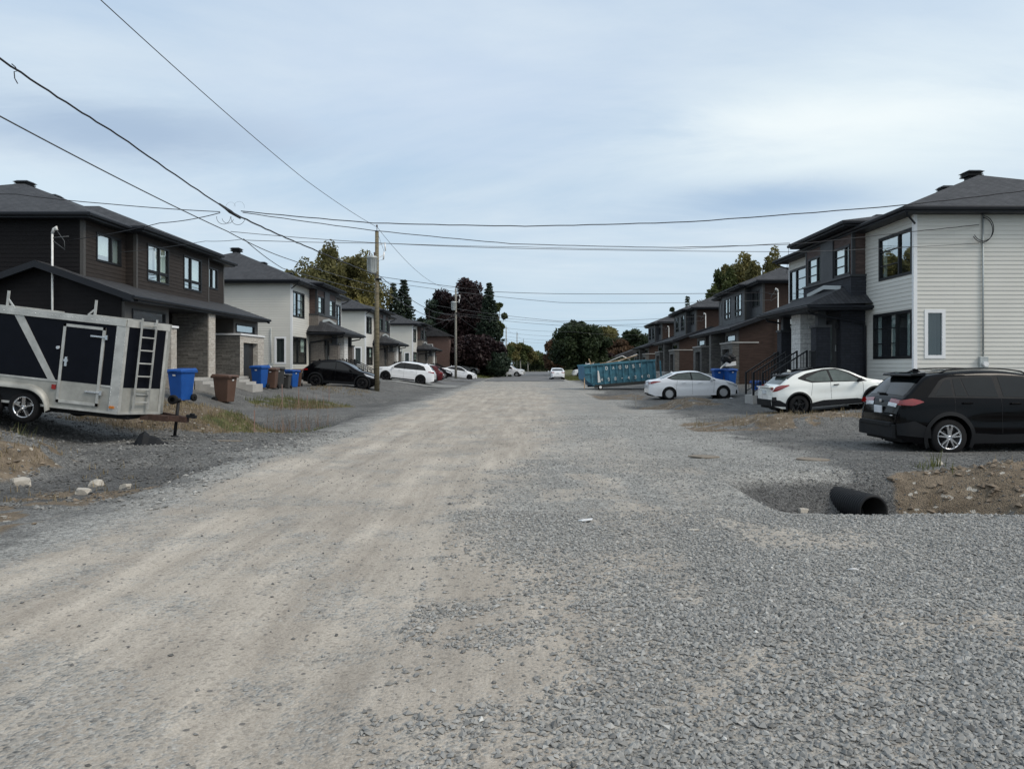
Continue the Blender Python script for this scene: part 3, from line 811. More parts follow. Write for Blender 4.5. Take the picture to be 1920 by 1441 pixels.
LW = 12.3
def house_white(label, loc, rz, brick='dark_brick', zb=.1, mast=None, group='white two storey twin houses', cur='a'):
    root = thing('twin_house', label, 'house', loc, rz, group)
    W = MB(); S = side_lo; lap = .145; ZT = 6.84; z0 = 1.05
    up = [(.12, 2.55, 4.83, 6.38), (LW - 2.55, LW - .12, 4.83, 6.38)]
    lo = [(.12, 3.0, 1.95, 3.6), (LW - 3.0, LW - .12, 1.95, 3.6)]
    F0 = front(0.)
    wall(W, F0, .1, 3.7, z0, ZT, up[:1] + lo[:1], lap); wall(W, F0, LW - 3.7, LW - .1, z0, ZT, up[1:] + lo[1:], lap)
    sh = (.36, 1.04, 1.95, 3.58)
    for F in (side_lo(0), side_hi(LW)): wall(W, F, .1, 11.0, z0, ZT, [sh], lap)
    FB = Fr((0, -11), (1, 0), (0, -1)); wall(W, FB, 0, LW, z0, ZT, (), lap)
    W.build('siding', M['white_siding'], root)
    T = MB()
    for u in (0, LW):
        s = -1 if u == 0 else 1
        T.box(min(u + s * .02, u - s * .1), max(u + s * .02, u - s * .1), -.1, .022, z0 - .02, ZT)
    T.build('corner_trim', M['white_trim'], root)
    Fd = MB(); Fd.box(.03, LW - .03, -10.97, -.03, -.6, z0 + .02); Fd.build('foundation', M['foundation'], root)
    fm = M['black_metal']
    CU = [(.07, .2, M['curtain'], 0.), (.5, .56, M['curtain'], 0.)]
    for i, (a0, a1, zz0, zz1) in enumerate(up):
        f = (0, .62) if i == 0 else (.38, 1)
        window(root, F0, a0, a1, zz0, zz1, fm, mull=[.62 if i else .38], bars=[(.62 if i else .38, 1 if True else 0, [1 / 3, 2 / 3])] if i == 0 else [(0, .62, [1 / 3, 2 / 3])], curtain=[(.84, .97, M['curtain'], 0), (.45, .5, M['curtain'], 0)] if i == 0 else [(.03, .16, M['curtain'], 0)], glass='glass_hi', fw=.085)
    for i, (a0, a1, zz0, zz1) in enumerate(lo):
        window(root, F0, a0, a1, zz0, zz1, fm, mull=[.38 if i == 0 else .62], bars=[(.38, 1, [1 / 3, 2 / 3])] if i == 0 else [(0, .62, [1 / 3, 2 / 3])],
               curtain=[(.86, .97, M['curtain'], 0), (.1, .2, M['curtain'], 0), (.43, .6, M['curtain'], .0)] if i == 0 else [(.05, .3, M['blind'], .45)], glass='glass', fw=.085)
    for F in (side_lo(0), side_hi(LW)):
        window(root, F, *sh, M['white_trim'], fw=.1, curtain=[(.05, .95, M['plastic_grey'], 0)])
    # lower brick entrance block and upper bay
    B = MB(); doors = [(4.15, 5.15, 1.36, 3.5), (LW - 5.15, LW - 4.15, 1.36, 3.5)]
    Fb = front(.95); wall(B, Fb, 3.7, 8.6, .5, 4.3, doors)
    wall(B, side_lo(3.7, .95), 0, .95, .5, 4.3); wall(B, side_hi(8.6, .95), 0, .95, .5, 4.3)
    B.build('brick_entrance', M[brick], root)
    C2 = MB(); C2.box(3.62, 8.68, .0, .60, 4.3, 5.14); C2.build('brick_band', M[brick], root)
    L_ = MB(); L_.box(3.58, 8.72, .0, .65, 5.14, 5.22); L_.build('band_cap', M['grey_panel'], root)
    U = MB(); wn = [(3.95, 5.45, 5.27, 6.42), (LW - 5.45, LW - 3.95, 5.27, 6.42)]
    Fu = front(.5)
    wall(U, Fu, 3.7, 5.5, 5.22, 7.0, wn[:1]); wall(U, Fu, LW - 5.5, 8.6, 5.22, 7.0, wn[1:])
    wall(U, side_lo(3.7, .5), 0, .5, 5.22, 7.0); wall(U, side_hi(8.6, .5), 0, .5, 5.22, 7.0)
    U.build('bay_siding', M['plum_siding'], root)
    Pn = MB(); Pn.box(5.5, LW - 5.5, .2, .56, 5.22, 6.98); Pn.box(3.68, 3.78, .40, .53, 5.22, 6.98); Pn.box(8.52, 8.62, .4, .53, 5.22, 6.98); Pn.build('centre_panel', M['grey_panel'], root)
    for i, (a0, a1, zz0, zz1) in enumerate(wn):
        window(root, Fu, a0, a1, zz0, zz1, fm, mull=[.28 if i == 0 else .28], bars=[(.28, 1, [1 / 3, 2 / 3])],
               curtain=[(.03, .97, M['blind'], 0)] if i == 0 else [(.2, .97, M['blind'], 0.)], glass='glass_hi', fw=.075)
    for d in doors:
        mb = MB(); Fb.box(mb, d[0], d[1], -.12, -.05, d[2], d[3]); dr = mb.build('door', M['door'], root, bevel=.004)
        mb = MB(); Fb.box(mb, d[0] + .55, d[0] + .82, -.05, -.043, d[2] + .5, d[3] - .25); mb.build('door_glass', M['car_glass_lt'], dr)
        mb = MB(); Fb.box(mb, d[0] + .08, d[0] + .12, -.05, .0, d[2] + .9, d[2] + 1.15); mb.build('handle', M['galv'], dr)
    lm = MB(); Fb.box(lm, 3.86, 3.96, 0.01, .12, 3.15, 3.5); Fb.box(lm, LW - 3.96, LW - 3.86, 0.01, .12, 3.15, 3.5); lm.build('wall_lamp', M['black_metal'], root)
    sl = MB(); sl.box(3.62, 8.68, .9, 2.0, .0, 1.34); sl.build('porch_slab', M['concrete'], root, bevel=.01)
    cw = MB(); cw.box(5.62, 6.68, 1.0, 1.84, 1.34, 3.82); cw.build('party_wall', M['white_stone'], root)
    for k, u in enumerate((3.85, LW - 4.4)):
        mb = MB(); mb.box(u, u + .55, 1.3, 1.86, .2, 3.18); pl = mb.build('porch_pier', M[brick], root)
        mb = MB(); mb.box(u - .05, u + .6, 1.25, 1.91, 3.18, 3.27); mb.build('pier_cap', M['grey_panel'], pl)
        mb = MB(); mb.box(u + .12, u + .43, 1.42, 1.74, 3.27, 3.84); mb.build('pier_post', M['grey_panel'], pl, bevel=.005)
    # porch roof
    e = eave(root, 3.06, LW - 3.06, .0, 2.42, 4.0, .19, 'porch_fascia')
    pr = MB(); a, b, z = 3.02, LW - 3.02, 4.0; zt = 4.97; v1, v2 = 2.52, .02
    inset = 1.35
    pr.quad((a, v1, z), (b, v1, z), (b - inset, .52, zt - .16), (a + inset, .52, zt - .16))
    pr.quad((a + inset, .52, zt - .16), (b - inset, .52, zt - .16), (b - inset, v2, zt), (a + inset, v2, zt))
    pr.quad((a, v2, z + .06), (a, v1, z), (a + inset, .52, zt - .16), (a + inset, v2, zt)); pr.quad((b, v1, z), (b, v2, z + .06), (b - inset, v2, zt), (b - inset, .52, zt - .16))
    pr.build('porch_roof', M['shingle'], root)
    fl = MB()
    fl.bar((a + inset - .02, .70, zt - .20), (LW / 2, .66, zt + .0), .03, .16); fl.bar((b - inset + .02, .70, zt - .20), (LW / 2, .66, zt + .0), .03, .16)
    fl.build('roof_flashing', M['galv'], root)
    # stairs
    for k, (u0, u1) in enumerate(((4.35, 5.55), (LW - 5.55, LW - 4.35))):
        st = MB(); n = 5; rise = (1.34 - zb) / (n + 1)
        for i in range(n): st.box(u0, u1, 2.0 + i * .29, 2.0 + (i + 1) * .29 + .01, -.4, 1.34 - rise * (i + 1))
        st.build('concrete_steps', M['concrete'], root, bevel=.012)
        zl = 1.34 + .92 - rise * 4.8
        for u in (u0 + .04, u1 - .04): rail(root, ((2.02, 2.28), (3.42, zl)), .92, 11, u, M['black_metal'])
    pr2 = MB()
    for u0, u1 in ((3.66, 4.3), (LW - 4.3, LW - 3.66)):
        pr2.bar((u0, 1.96, 2.26), (u1, 1.96, 2.26), .04)
        for i in range(7): pr2.bar((u0 + (u1 - u0) * i / 6, 1.96, 2.26), (u0 + (u1 - u0) * i / 6, 1.96, 1.36), .018)
    pr2.build('porch_railing', M['black_metal'], root)
    # roofs
    eave(root, -.5, LW + .5, -11.5, .55, 7.0, .2)
    m = MB(); hip(m, -.53, LW + .53, -11.53, .60, 7.0, .415); m.build('roof', M['shingle'], root)
    eave(root, 3.15, LW - 3.15, -.3, 1.05, 7.2, .2, 'bay_fascia')
    m = MB(); a, b = 3.08, LW - 3.08; z = 7.2; s = .26; h = (b - a) / 2; zt = z + h * s
    m.add([(a, 1.15, z), (b, 1.15, z), ((a + b) / 2, 1.15 - h, zt)], [(0, 1, 2)])
    m.add([(a, 1.15, z), (a, -4, z), ((a + b) / 2, -4, zt), ((a + b) / 2, 1.15 - h, zt)], [(0, 1, 2, 3)]); m.add([(b, 1.15, z), (b, -4, z), ((a + b) / 2, -4, zt), ((a + b) / 2, 1.15 - h, zt)], [(3, 2, 1, 0)])
    m.build('bay_roof', M['shingle'], root)
    vent(root, 6.3, -5.6, 9.56, .66); vent(root, 3.35, -2.9, 8.24, .5); vent(root, LW - 3.35, -2.9, 8.24, .5)
    # downspouts
    d = MB()
    for (u, F) in ((0, side_lo(0)), (LW, side_hi(LW))):
        d.tube([F.P(-.45, .42, 6.82), F.P(-.45, .42, 6.74), F.P(.0, .05, 6.5)], .035, 6)
    for u in (3.57, 8.73): d.tube([(u, 2.3, 3.85), (u, 2.2, 3.7), (u, .12, 3.35), (u, .08, 3.2), (u, .08, .4)], .045, 6)
    d.build('downspout', M['fascia'], root)
    if mast:
        F = side_lo(0) if mast[0] == 'lo' else side_hi(LW)
        mb = MB(); a = mast[1]; mb.tube([F.P(a, .06, 1.9), F.P(a, .06, mast[2])], .032, 8); ms = mb.build('service_mast', M['galv'], root)
        mb = MB(); F.box(mb, a - .14, a + .14, .02, .14, 1.35, 2.0); mb.build('meter_box', M['galv'], ms, bevel=.01)
        mb = MB(); mb.tube([F.P(a + .0, .14, 1.75), F.P(a, .26, 1.75)], .085, 14); mb.build('meter', M['sticker'], ms)
        mb = MB()
        for q in (0, .06): mb.tube([F.P(a - .30 + .35 * math.cos(t) * (1 - .3 * (t > 1.57)) + .25, .1 + q, mast[2] - .55 + .42 * math.sin(t) + q * .6) for t in np.linspace(-2.6, 1.5, 16)], .014, 5)
        if mast[2] > 5: mb.build('drip_loop', M['cable'], ms)
    return root

def house_dark(label, loc, rz, wallm, sidem, stone, frame, zb=.85, lit=True, mast='pvc', group=None, cap='white_trim'):
    root = thing('twin_house', label, 'house', loc, rz, group)
    lap = .15; ZT = 6.72; global wall; wall_ = wall; wall = lambda *a, **k: wall_(*a, **{**k, 'lo': .011}); F0 = front(0); Fb = front(.4)
    W = MB()
    e = [(.8, 2.45, 5.42, 6.42), (LW - 2.45, LW - .8, 5.42, 6.42)]
    wall(W, F0, 0.1, 2.8, 3.9, ZT, e[:1], lap); wall(W, F0, 9.5, LW - .1, 3.9, ZT, e[1:], lap)
    c = [(3.65, 5.45, 5.02, 6.48), (LW - 5.45, LW - 3.65, 5.02, 6.48)]
    wall(W, Fb, 2.9, 9.4, 3.9, ZT, c, lap)
    wall(W, side_lo(2.8, .4), .1, .4, 3.9, ZT, (), lap); wall(W, side_hi(9.5, .4), .1, .4, 3.9, ZT, (), lap)
    W.build('siding', M[wallm], root)
    S_ = MB()
    for F in (side_lo(0), side_hi(LW)): wall(S_, F, .1, 12.0, .6, ZT, (), lap)
    wall(S_, Fr((0, -12), (1, 0), (0, -1)), 0, LW, .6, ZT, (), lap)
    # lower wing gables
    def tp(a):            # a measured back from the wing front (y = 1.6)
        v = 1.6 - a
        return 4.05 + .36 * (2.0 - v) - .12 if v > -1.2 else 5.2 - .36 * (-1.2 - v) - .12
    for F in (side_lo(-.35, 1.6), side_hi(LW + .35, 1.6)): wall(S_, F, 0.1, 5.8, .6, 5.3, (), lap, top=tp)
    S_.build('side_siding', M[sidem], root)
    T = MB()
    for u in (0, LW): T.box(u - .02 if u == 0 else u - .12, u + .12 if u == 0 else u + .02, -.1, .022, 3.9, ZT)
    for u in (2.8, 9.5): T.box(u - .015 if u < 5 else u - .1, u + .1 if u < 5 else u + .015, .3, .42, 3.9, ZT)
    T.build('corner_trim', M['trim_grey'], root)
    # lower storey front: recessed entry wall, stone blocks
    G = MB(); G.box(-.33, LW + .33, -3, .38, .0, 3.85); G.build('entry_wall', M['black_siding'], root)
    fm = M['black_metal']
    for s_, (a0, a1) in enumerate(((-.34, 2.9), (LW - 2.9, LW + .34))):
        op = (a0 + .85, a1 - .45) if s_ == 0 else (a0 + .45, a1 - .85)
        mb = MB(); Fs = front(1.9)
        wall(mb, Fs, a0, a1, .2, 3.12, [(op[0], op[1], .3, 2.78)], depth=.3)
        blk = mb.build('stone_front', M[frame], root)
        mb = MB(); wall(mb, side_lo(a0, 1.9), 0, 1.5, .2, 3.12); wall(mb, side_hi(a1, 1.9), 0, 1.5, .2, 3.12); mb.build('stone_side', M[stone], root)
        mb = MB(); mb.box(a0 - .05, a1 + .05, .35, 1.96, 3.12, 3.2); mb.build('stone_cap', M[cap], root)
        mb = MB(); Fs.box(mb, op[0], op[1], -.3, -.24, .3, 2.78)
        for k in range(4): Fs.box(mb, op[0] + .05, op[1] - .05, -.24, -.225, .36 + k * .6, .36 + k * .6 + .55)
        mb.build('garage_door', M['door'], root)
        mb = MB(); Ft = front(1.6); tw = (a0 + .5, a1 - .3, 3.26, 3.66) if s_ == 0 else (a0 + .3, a1 - .5, 3.26, 3.66)
        wall(mb, Ft, a0, a1, 3.2, 3.9, [tw]); wall(mb, side_lo(a0 + .01, 1.6), 0, 1.3, 3.2, 3.9); wall(mb, side_hi(a1 - .01, 1.6), 0, 1.3, 3.2, 3.9)
        mb.build('transom_wall', M['trim_grey'], root)
        window(root, Ft, *tw, fm, fw=.05)
        d0 = a1 + .8 if s_ == 0 else a0 - 1.8
        mb = MB(); front(.38).box(mb, d0, d0 + 1., .0, .05, 1.2, 3.35); dr = mb.build('door', M['door'], root, bevel=.005)
        mb = MB(); front(.43).box(mb, d0 + .35, d0 + .65, .0, .008, 1.7, 3.1); mb.build('door_glass', M['car_glass_lt'], dr)
    pw = MB(); wall(pw, side_lo(5.82, 1.88), 0, 1.5, 1.2, 3.88); wall(pw, side_hi(6.48, 1.88), 0, 1.5, 1.2, 3.88); pw.build('party_wall', M[stone], root)
    pw = MB(); pw.box(5.82, 6.48, 1.88, 1.93, 1.2, 3.88); pw.build('party_wall_edge', M[frame], root)
    sl = MB(); sl.box(2.9, LW - 2.9, .3, 2.25, .0, 1.2); sl.box(2.85, LW - 2.85, .3, 2.3, 1.1, 1.21); sl.build('porch_slab', M['concrete'], root)
    for (u0, u1) in ((3.6, 4.9), (LW - 4.9, LW - 3.6)):
        st = MB()
        for i in range(3): st.box(u0, u1, 2.3 + i * .3, 2.6 + i * .3, -.2, 1.2 - (1.2 - zb + .1) * (i + 1) / 4)
        st.build('concrete_steps', M['concrete'], root)
    fd = MB(); fd.box(-.3, LW + .3, -11.9, 1.55, -.8, .62); fd.build('foundation', M['foundation'], root)
    # windows
    for i, w in enumerate(e): window(root, F0, *w, fm, mull=[.4], curtain=[(.02, .36, M['curtain'], 0), (.42, .98, M['blind'], [0, .25][i])] if lit else [(.1, .5, M['plastic_grey'], 0)], glass='glass_hi' if lit else 'glass', fw=.06)
    for i, w in enumerate(c):
        h = .27
        window(root, Fb, *w, fm, mull=[.6 if i == 0 else .45], bars=[(0, 1, [h - .03, h, h + .03])], curtain=[(.03, .55, M['blind'], [.12, 0.][i]), (.64, .98, M['curtain'], [.0, .3][i])] if lit else [(.42, .55, M['curtain'], .3)], glass='glass_hi' if lit else 'glass', fw=.06)
    # roofs
    lr = MB(); ua, ub = -.75, LW + .75; zE, zR, vE, vR = 4.07, 5.22, 2.05, -1.2
    lr.quad((ua, vE, zE), (ub, vE, zE), (ub, vR, zR), (ua, vR, zR)); lr.quad((ua, vR, zR), (ub, vR, zR), (ub, vR - 3.25, zE), (ua, vR - 3.25, zE))
    lr.build('lower_roof', M['shingle'], root)
    rk = MB()
    for u in (ua, ub):
        s_ = -1 if u == ua else 1
        a, b = sorted((u + s_ * .03, u - s_ * .10))
        rk.hexa([(a, vE + .02, zE - .23), (b, vE + .02, zE - .23), (b, vR, zR - .23), (a, vR, zR - .23)], [(a, vE + .02, zE - .01), (b, vE + .02, zE - .01), (b, vR, zR - .01), (a, vR, zR - .01)])
        rk.hexa([(a, vR, zR - .23), (b, vR, zR - .23), (b, vR - 3.25, zE - .23), (a, vR - 3.25, zE - .23)], [(a, vR, zR - .01), (b, vR, zR - .01), (b, vR - 3.25, zE - .01), (a, vR - 3.25, zE - .01)])
    rk.build('rake_board', M['fascia'], root)
    sf = MB(); sf.box(-.33, LW + .33, .0, vE, zE - .2, zE - .03)
    so = sf.build('lower_fascia', M['fascia'], root)
    gt = MB(); prof = [(0, -.02), (.09, -.02), (.115, -.05), (.10, -.12), (.04, -.135), (0, -.12)]; gt.prism([(vE + a, zE + b) for a, b in prof], ua, ub, 'x'); gt.build('gutter', M['fascia'], so)
    eave(root, -.42, LW + .42, -12.4, .42, 6.9, .2)
    m = MB(); hip(m, -.46, LW + .46, -12.45, .47, 6.9, .385); m.build('roof', M['shingle'], root)
    eave(root, 2.4, LW - 2.4, -.3, .85, 6.93, .2, 'bay_fascia')
    m = MB(); a, b = 2.34, LW - 2.34; z = 6.93; s = .40; h = (b - a) / 2; zt = z + h * s; vf = .95
    m.add([(a, vf, z), (b, vf, z), ((a + b) / 2, vf - h, zt)], [(0, 1, 2)])
    m.add([(a, vf, z), (a, -5.5, z), ((a + b) / 2, -5.5, zt), ((a + b) / 2, vf - h, zt)], [(0, 1, 2, 3)]); m.add([(b, vf, z), (b, -5.5, z), ((a + b) / 2, -5.5, zt), ((a + b) / 2, vf - h, zt)], [(3, 2, 1, 0)])
    m.build('bay_roof', M['shingle'], root)
    wall = wall_
    vent(root, 6.15, -6.0, 9.20, .6); vent(root, 7.6, -3.9, 8.30, .5)
    for (u, s_) in ((-.5, -1),) if mast == 'lo' else (((LW + .5, 1),) if mast == 'hi' else ()):
        mb = MB(); mb.tube([(u, -.75, 1.2), (u, -.75, 6.15)], .035, 8); ms = mb.build('service_mast', M['pvc'], root)
        mb = MB(); mb.tube([(u, -.75, 6.15), (u, -.70, 6.3), (u, -.62, 6.36), (u, -.6, 6.25)], .05, 8); mb.build('weather_head', M['pvc'], ms)
        mb = MB(); mb.tube([(u, -.6, 6.25), (u, -.35, 5.9), (u, -.32, 5.6), (u, -.72, 5.9)], .014, 5); mb.tube([(u, -.75, 6.0), (u, -.2, 6.05)], .02, 5); mb.build('drip_loop', M['cable_grey'], ms)
    return root

# right side: rz +90 turns the facade towards -X ; left side: rz -90 towards +X
RZ = R(90)
R1 = house_white('nearest white sided twin house with charcoal brick entrance, behind the white crossover', (13.16, 26.0, 0), RZ, 'dark_brick', .25, ('lo', 2.3, 6.82))
g2 = 'twin houses with reddish brown side walls'
R2 = house_dark('nearest reddish brown twin house, next beyond the white one, overloaded bin at its door', (14.3, 46.2, -.08), RZ + R(-2.2), 'grey_panel', 'brown_siding', 'grey_stone', 'grey_stone', .6, False, 'lo', g2, 'concrete')
def cp(o, label, loc, rz):
    c = copy_tree(o); c.location = loc; c.rotation_euler = (0, 0, rz); c['label'] = label; return c
R3 = cp(R2, 'middle reddish brown twin house, between the bin house and the container end', (14.95, 67.3, -.1), RZ + R(-2.2))
R4 = cp(R2, 'farthest reddish brown twin house at the end of its row behind the blue container', (15.9, 89.5, -.1), RZ + R(-2.2))
L1 = house_dark('black twin house behind the cargo trailer, with gabled lower roof and stone porch blocks', (-15.2, 26.4 + LW, 0), -RZ, 'dark_siding', 'black_siding', 'grey_stone', 'cream_stone', .85, True, 'hi', 'dark twin houses')
del L1['group']
L2 = house_white('white sided twin house just past the black one, black car parked before it', (-14.1, 46.4 + LW, -.15), -RZ, 'beige_brick', .45, ('hi', 1.25, 4.1))
L3 = cp(L2, 'middle white twin house of the left row, partly behind the nearest utility pole', (-14.4, 69.3 + LW, -.2), -RZ)
L4 = cp(L2, 'farthest white twin house on the left, before the red brick house', (-13.4, 91.5 + LW, -.3), -RZ)

def bungalow():
    root = thing('brick_house', 'red brick house glimpsed between the last white twin house and the dark maple', 'house', (-16.2, 108 , .3), 0)
    mb = MB(); wall(mb, Fr((0, 0), (1, 0), (0, -1)), 0, 5.5, 0, 5.6, [(2, 3.2, 3.2, 4.4)]); wall(mb, Fr((5.5, 0), (0, 1), (1, 0)), 0, 9, 0, 5.6); mb.build('wall', brick_mat('red brick', (.085, .048, .042), (.11, .062, .052), (.14, .11, .10), .25, .08), root)
    window(root, Fr((0, 0), (1, 0), (0, -1)), 2, 3.2, 3.2, 4.4, M['white_trim'])
    mb = MB(); mb.prism([(-.4, 5.5), (5.9, 5.5), (5.9, 5.6), (2.7, 7.0), (-.4, 5.6)], -.4, 9.4, 'y'); mb.build('roof', M['shingle'], root)
    r2 = thing('far_house', 'low house with pale gable seen above the container end on the right', 'house', (14, 128, 0), 0)
    mb = MB(); wall(mb, Fr((0, 0), (1, 0), (0, -1)), 0, 9, 0, 2.6, [(1, 2.4, 1, 2.2)]); wall(mb, Fr((0, 0), (0, 1), (-1, 0)), 0, 8, 0, 2.6)
    mb.build('wall', M['white_siding'], r2); window(r2, Fr((0, 0), (1, 0), (0, -1)), 1, 2.4, 1, 2.2, M['white_trim'])
    mb = MB(); mb.prism([(-.4, 2.55), (9.4, 2.55), (9.4, 2.65), (4.5, 4.5), (-.4, 2.65)], -.4, 8.4, 'y'); mb.build('roof', M['shingle'], r2)
    mb = MB(); mb.box(5.6, 6.0, 4, 4.4, 3.5, 5.0); mb.build('chimney', M['rust'], r2)
bungalow()
# ------------------------------------------------------------------ cars
# car space: x from the rear bumper (0) to the nose (L), y across, z up
def lerp_poly(pts, x):
    if x <= pts[0][0]: return pts[0][1]
    for (a, b), (c, d) in zip(pts, pts[1:]):
        if x <= c: return b + (d - b) * (x - a) / (c - a) if c > a else d
    return pts[-1][1]
def smooth_poly(pts, k=3):
    """Catmull-Rom resample, keeps x rising"""
    P = [pts[0]] + list(pts) + [pts[-1]]; out = []
    for i in range(1, len(P) - 2):
        p0, p1, p2, p3 = P[i - 1], P[i], P[i + 1], P[i + 2]
        for j in range(k):
            t = j / k
            q = [.5 * ((2 * p1[a]) + (-p0[a] + p2[a]) * t + (2 * p0[a] - 5 * p1[a] + 4 * p2[a] - p3[a]) * t * t + (-p0[a] + 3 * p1[a] - 3 * p2[a] + p3[a]) * t ** 3) for a in (0, 1)]
            q[0] = p1[0] + (p2[0] - p1[0]) * t
            out.append(tuple(q))
    out.append(P[-2]); return out

class Car:
    def __init__(s, C):
        s.C = C; s.L = C['L']; s.hw = C['W'] / 2
        s.top_p = smooth_poly(C['top'], 4); s.belt_p = C['belt']; s.plan_p = smooth_poly(C['plan'], 4); s.sill_p = C['sill']
        s.tum = C.get('tum', .36); s.R = C['R']; s.xr = C['xr']; s.xf = C['xf']; s.arch = C.get('arch', s.R + .055)
    def top(s, x): return lerp_poly(s.top_p, x)
    def belt(s, x): return lerp_poly(s.belt_p, x)
    def plan(s, x): return lerp_poly(s.plan_p, x) * s.hw
    def bottom(s, x):
        z = lerp_poly(s.sill_p, x)
        for xc in (s.xr, s.xf):
            d = abs(x - xc)
            if d < s.arch: z = max(z, s.R + math.sqrt(s.arch ** 2 - d * d))
        return z
    def w(s, x, z):
        b = s.belt(x); W = s.plan(x)
        # flared shoulders over the wheels
        fl = 0
        for xc in (s.xr, s.xf): fl += s.C.get('flare', .02) * math.exp(-((x - xc) / .42) ** 2) * math.exp(-((z - .62) / .22) ** 2)
        if z <= b:
            t = (z - .55) / max(.1, b - .55)
            y = W * (1 - .035 * max(0, t) ** 2 - .05 * max(0, (.5 - z) / .4) ** 1.5)
            # crease and hollow between
            y += -.012 * math.exp(-((z - .66) / .10) ** 2) * (1 if s.xr + .3 < x < s.xf - .3 else 0) + .008 * math.exp(-((z - b + .09) / .05) ** 2)
            return y + fl
        d = z - b
        return W * .965 - s.tum * d - .10 * d * d
    def edge(s, x):
        """height where side turns into top"""
        zt = s.top(x); e = .055 if zt > s.belt(x) + .15 else .04
        return max(min(zt - e, zt * .985), s.bottom(min(max(x, 0), s.L)) + .02) if zt - e > 0 else zt
    def toppt(s, x, y, off=0.):
        we = s.w(x, s.edge(x)); ze = s.edge(x); zt = max(s.top(x), ze)
        f = min(1, abs(y) / we)
        def Z(xx, yy):
            w_ = s.w(xx, s.edge(xx)); return s.edge(xx) + (max(s.top(xx), s.edge(xx)) - s.edge(xx)) * (1 - min(1, abs(yy) / w_) ** 3.2)
        z = Z(x, y)
        if off:
            e = .02; dx = (Z(x + e, y) - Z(x - e, y)) / (2 * e); dy = (Z(x, y + e) - Z(x, y - e)) / (2 * e)
            n = Vector((-dx, -dy, 1)).normalized()
            return (x + n.x * off, y + n.y * off, z + n.z * off)
        return (x, y, z)
    def sidept(s, x, z, sg, off=0.): return (x, sg * (s.w(x, z) + off), z)
    def body(s):
        xs = set()
        for i in range(61): xs.add(round(s.L * i / 60, 4))
        for p in s.C['top']: xs.add(p[0])
        for i in range(14): xs.add(round(.45 * (i / 14) ** 1.6, 4)); xs.add(round(s.L - .45 * (i / 14) ** 1.6, 4))
        for xc in (s.xr, s.xf):
            for k in range(-12, 13): xs.add(round(xc + s.arch * math.sin(k / 12 * math.pi / 2), 4))
            xs.add(xc - s.arch - .004); xs.add(xc + s.arch + .004)
        xs = sorted(x for x in xs if 0 <= x <= s.L); NS, NT = 16, 7
        vs = []; fs = []
        for x in xs:
            zb, ze = s.bottom(x), s.edge(x); zb = min(zb, ze - .01); row = []
            b = s.belt(x)
            for k in range(NS + 1):
                t = k / NS; z = zb + (ze - zb) * t
                row.append((x, s.w(x, z), z))
            for k in range(1, NT + 1):
                y = s.w(x, ze) * (1 - k / NT) ** .8
                row.append(s.toppt(x, y))
            full = [(x, y, z) for x, y, z in row] + [(x, -y, z) for x, y, z in row[-2::-1]]
            vs += full; m = len(full)
        for i in range(len(xs) - 1):
            for k in range(m - 1): fs.append((i * m + k, i * m + k + 1, (i + 1) * m + k + 1, (i + 1) * m + k))
        mb = MB(); mb.add(vs, fs, True)
        n = len(xs)
        mb.add([vs[k] for k in range(m)], [tuple(range(m))]); mb.add([vs[(n - 1) * m + k] for k in range(m)], [tuple(range(m))])
        return mb
    def side_patch(s, sg, lowp, upp, off=.005, nx=14, nz=5):
        """strip between two polylines given as (x, z) lists"""
        def at(P, t):
            d = [0]; 
            for a, b in zip(P, P[1:]): d.append(d[-1] + math.hypot(b[0] - a[0], b[1] - a[1]))
            T = t * d[-1]
            for i in range(len(P) - 1):
                if T <= d[i + 1] + 1e-9:
                    u = (T - d[i]) / (d[i + 1] - d[i]) if d[i + 1] > d[i] else 0
                    return (P[i][0] + (P[i + 1][0] - P[i][0]) * u, P[i][1] + (P[i + 1][1] - P[i][1]) * u)
            return P[-1]
        vs = []; fs = []
        for i in range(nx + 1):
            a, b = at(lowp, i / nx), at(upp, i / nx)
            for j in range(nz + 1):
                t = j / nz; vs.append(s.sidept(a[0] + (b[0] - a[0]) * t, a[1] + (b[1] - a[1]) * t, sg, off))
        for i in range(nx):
            for j in range(nz): k = i * (nz + 1) + j; fs.append((k, k + 1, k + nz + 2, k + nz + 1))
        mb = MB(); mb.add(vs, fs, True); return mb
    def top_patch(s, x0, x1, y0, y1, off=.006, nx=10, ny=10, mb=None):
        """y0, y1: functions of x or fractions of the edge width"""
        vs = []; fs = []
        for i in range(nx + 1):
            x = x0 + (x1 - x0) * i / nx; we = s.w(x, s.edge(x))
            for j in range(ny + 1): vs.append(s.toppt(x, we * (y0 + (y1 - y0) * j / ny), off))
        for i in range(nx):
            for j in range(ny): k = i * (ny + 1) + j; fs.append((k, k + 1, k + ny + 2, k + ny + 1))
        mb = mb or MB(); mb.add(vs, fs, True); return mb

